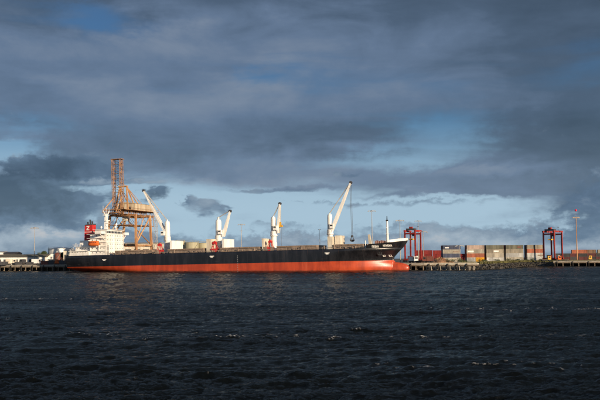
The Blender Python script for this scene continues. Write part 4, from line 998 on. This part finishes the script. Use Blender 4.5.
# ------------------------------------------------------------------ heaps, shore, plants
def heap(px, D, rx, ry, h, label, seed):
    r_ = random.Random(seed); n, k = 40, 14; mb = MB(); v = []; ph = [r_.uniform(0, 6.28) for _ in range(8)]
    for i in range(k + 1):
        f = i / k
        for j in range(n):
            a = 2 * math.pi * j / n; q = 1 + .12 * math.sin(3 * a + ph[0]) + .08 * math.sin(5 * a + ph[1]) + .05 * math.sin(9 * a + ph[2])
            z = h * (1 - f) ** .95 * (1 + .12 * math.sin(2 * a + ph[3] + 4 * f)) + r_.uniform(-.06, .06) * h
            v.append((rx * f * q * math.cos(a), ry * f * q * math.sin(a), max(-.05, z) if i < k else -.05))
    mb.add(v, [(i * n + j, (i + 1) * n + j, (i + 1) * n + (j + 1) % n, i * n + (j + 1) % n) for i in range(k) for j in range(n)])
    o = mb.build('soil_heap', 'soil', None); o.location = at(px, D); tag(o, label, 'heap')
heap(440, 455, 8.0, 9, 3.0, 'broad reddish brown soil heap behind the pale jetty', 1)
heap(430.5, 466, 6.0, 7, 2.6, 'smaller brown soil heap behind the broad reddish one', 2)
def leafcloud(mb, n, cx, cy, cz, rx, ry, rz_, size, r_):
    for _ in range(n):
        while True:
            a, b, c = (r_.uniform(-1, 1) for _ in range(3))
            if a * a + b * b + c * c < 1: break
        p = Vector((cx + a * rx, cy + b * ry, cz + c * rz_))
        d1 = Vector((r_.gauss(0, 1), r_.gauss(0, 1), r_.gauss(0, 1))).normalized(); d2 = d1.orthogonal().normalized(); s_ = size * r_.uniform(.6, 1.3)
        mb.add([p - d1 * s_, p + d2 * s_ * .5, p + d1 * s_, p - d2 * s_ * .5], [(0, 1, 2, 3)])
def tree(px, D, H, Rr, label, seed, name='tree', cat='tree', z=ZG):
    r_ = random.Random(seed); e = empty(name, label, cat, at(px, D, z))
    mb = MB(); mb.tube((0, 0, -.2), (.1, 0, H * .45), H * .035, H * .022, 8)
    lobes = []
    for k in range(9):
        a = r_.uniform(0, 6.28); q = r_.uniform(.2, .75) * Rr; p = (q * math.cos(a), q * math.sin(a), H * r_.uniform(.45, .85)); lobes.append(p)
        mb.tube((.05, 0, H * r_.uniform(.2, .42)), p, H * .014, H * .006, 5)
    mb.build('trunk', 'bark', e)
    mb = MB()
    for p in lobes: leafcloud(mb, 170, *p, Rr * .42, Rr * .42, H * .17, .3, r_)
    mb.build('crown', 'leaf', e)
tree(42, 530, 9.0, 3.6, 'dark green round tree at the end of the long low shed', 1)
tree(64, 522, 8.5, 3.0, 'dark tree between the white tank and stern warehouse', 2)
def shrub(px, D, H, Rr, label, seed, z=ZG - .3):
    r_ = random.Random(seed); e = empty('shrub', label, 'shrub', at(px, D, z), 0, 'shrubs along the container yard bank')
    mb = MB(); mb2 = MB()
    for k in range(6):
        a = r_.uniform(0, 6.28); p = (Rr * .6 * math.cos(a), Rr * .5 * math.sin(a), H * r_.uniform(.4, .75)); mb.tube((0, 0, -.2), p, .06, .02, 4); leafcloud(mb2, 55, *p, Rr * .5, Rr * .5, H * .3, .22, r_)
    mb.build('stem', 'bark', e); mb2.build('crown', 'leaf', e)
SHR = ['olive shrub behind the jetty, left one below the navy blue containers', 'largest olive shrub behind the jetty under the first container stack', 'small shrub by the low post beside the first container stack',
       'shrub on the rocky bank just past the jetty end', 'shrub beside the white gangway ramp', 'shrub on the bank below the third container stack', 'tall shrub under the gap between third and fourth stacks',
       'flat shrub below the left half of the fourth stack', 'broad shrub below the right half of the fourth stack', 'low shrub between the fourth and fifth stacks', 'largest shrub below the fifth container stack', 'shrub below the right end of the fifth stack', 'shrub by the yellow lorry and red gantry leg']
k = 0
for px, s, H, Rr in [(450, 20, 2.6, 2.4), (456, 18, 3.2, 3.2), (463, 22, 2.2, 2.2), (481, 60, 2.2, 2), (486, 80, 2.0, 1.8), (497, 150, 2.2, 2.2), (508, 184, 2.5, 2.4), (514, 185, 1.9, 2.4), (520, 185, 2.3, 2.6), (527, 185, 1.8, 2.2), (533, 184, 2.6, 2.6), (540, 185, 2.0, 2.4), (546, 184, 2.2, 2.2)]:
    p = W(tx(px, s), s); shrub(px, p.y, H, Rr, SHR[k], 40 + k); k += 1
# grass and rocks along the bank
edge = [(T_END - 8, 9), (T_END + 4, 30), (T_END + 6, 80), (T_END + 8, 118), (T_END + 17, S_R), (T_END + 100, S_R), (T_END + 220, S_R)]
def along(f):
    ds = [math.dist(a, b) for a, b in zip(edge, edge[1:])]; q = f * sum(ds)
    for (a, b), d in zip(zip(edge, edge[1:]), ds):
        if q <= d: return a[0] + (b[0] - a[0]) * q / d, a[1] + (b[1] - a[1]) * q / d
        q -= d
    return edge[-1]
mb = MB(); mbr = MB()
for i in range(16000):
    t, s = along(rng.random()); s += rng.uniform(0, 9); t -= rng.uniform(0, 4) if s < S_R - 4 else 0
    p = W(t, s, ZG - .25 if s > S_R - 4 or True else 0); h = rng.uniform(.35, 1.3); w = rng.uniform(.1, .25); a = rng.uniform(0, 3.14)
    mb.add([p + Vector((w * math.cos(a), w * math.sin(a), -.2)), p - Vector((w * math.cos(a), w * math.sin(a), .2)), p + Vector((rng.gauss(0, .2), rng.gauss(0, .2), h))], [(0, 1, 2)])
tag(mb.build('grass', 'grass'), 'dry olive grass growing along the bank of the container yard', 'grass', kind='stuff')
for i in range(1600):
    t, s = along(rng.random()); q = rng.random(); p = W(t + rng.uniform(-2, 4), s - 3.2 + q * 5.5, -.3 + q * 2.9); r_ = rng.uniform(.3, .95)
    v = [p + Vector((x * r_ * rng.uniform(.6, 1.2), y * r_ * rng.uniform(.6, 1.2), z * r_ * rng.uniform(.5, .9))) for x, y, z in ((1, 0, 0), (0, 1, 0), (-1, 0, 0), (0, -1, 0), (.3, .2, 1), (-.2, .1, -1), (.6, -.5, .6), (-.6, .5, .6))]
    mbr.add(v, [(0, 1, 4), (1, 7, 4), (7, 2, 4), (2, 3, 4), (3, 6, 4), (6, 0, 4), (1, 0, 5), (2, 1, 5), (3, 2, 5), (0, 3, 5), (3, 0, 6), (1, 2, 7)])
tag(mbr.build('rocks', 'rock'), 'grey brown boulders heaped along the waterline of the yard', 'rocks', kind='stuff')
# pale boat ramp on the bank
e = empty('gangway', 'pale white gangway ramp leading down the rocky bank to water', 'gangway', W(tx(486, 60), 60, 0), RZ)
MB().beam((-1.0, 6, 3.2), (1.6, -1.5, 0.3), 1.6, .25, side=(1, .3, 0)).build('deck', 'white', e)
for sx in (-.75, .75): MB().beam((-1.0 + sx, 6, 4.2), (1.6 + sx, -1.5, 1.3), .1, .1, side=(1, 0, 0)).build('handrail', 'white', e)
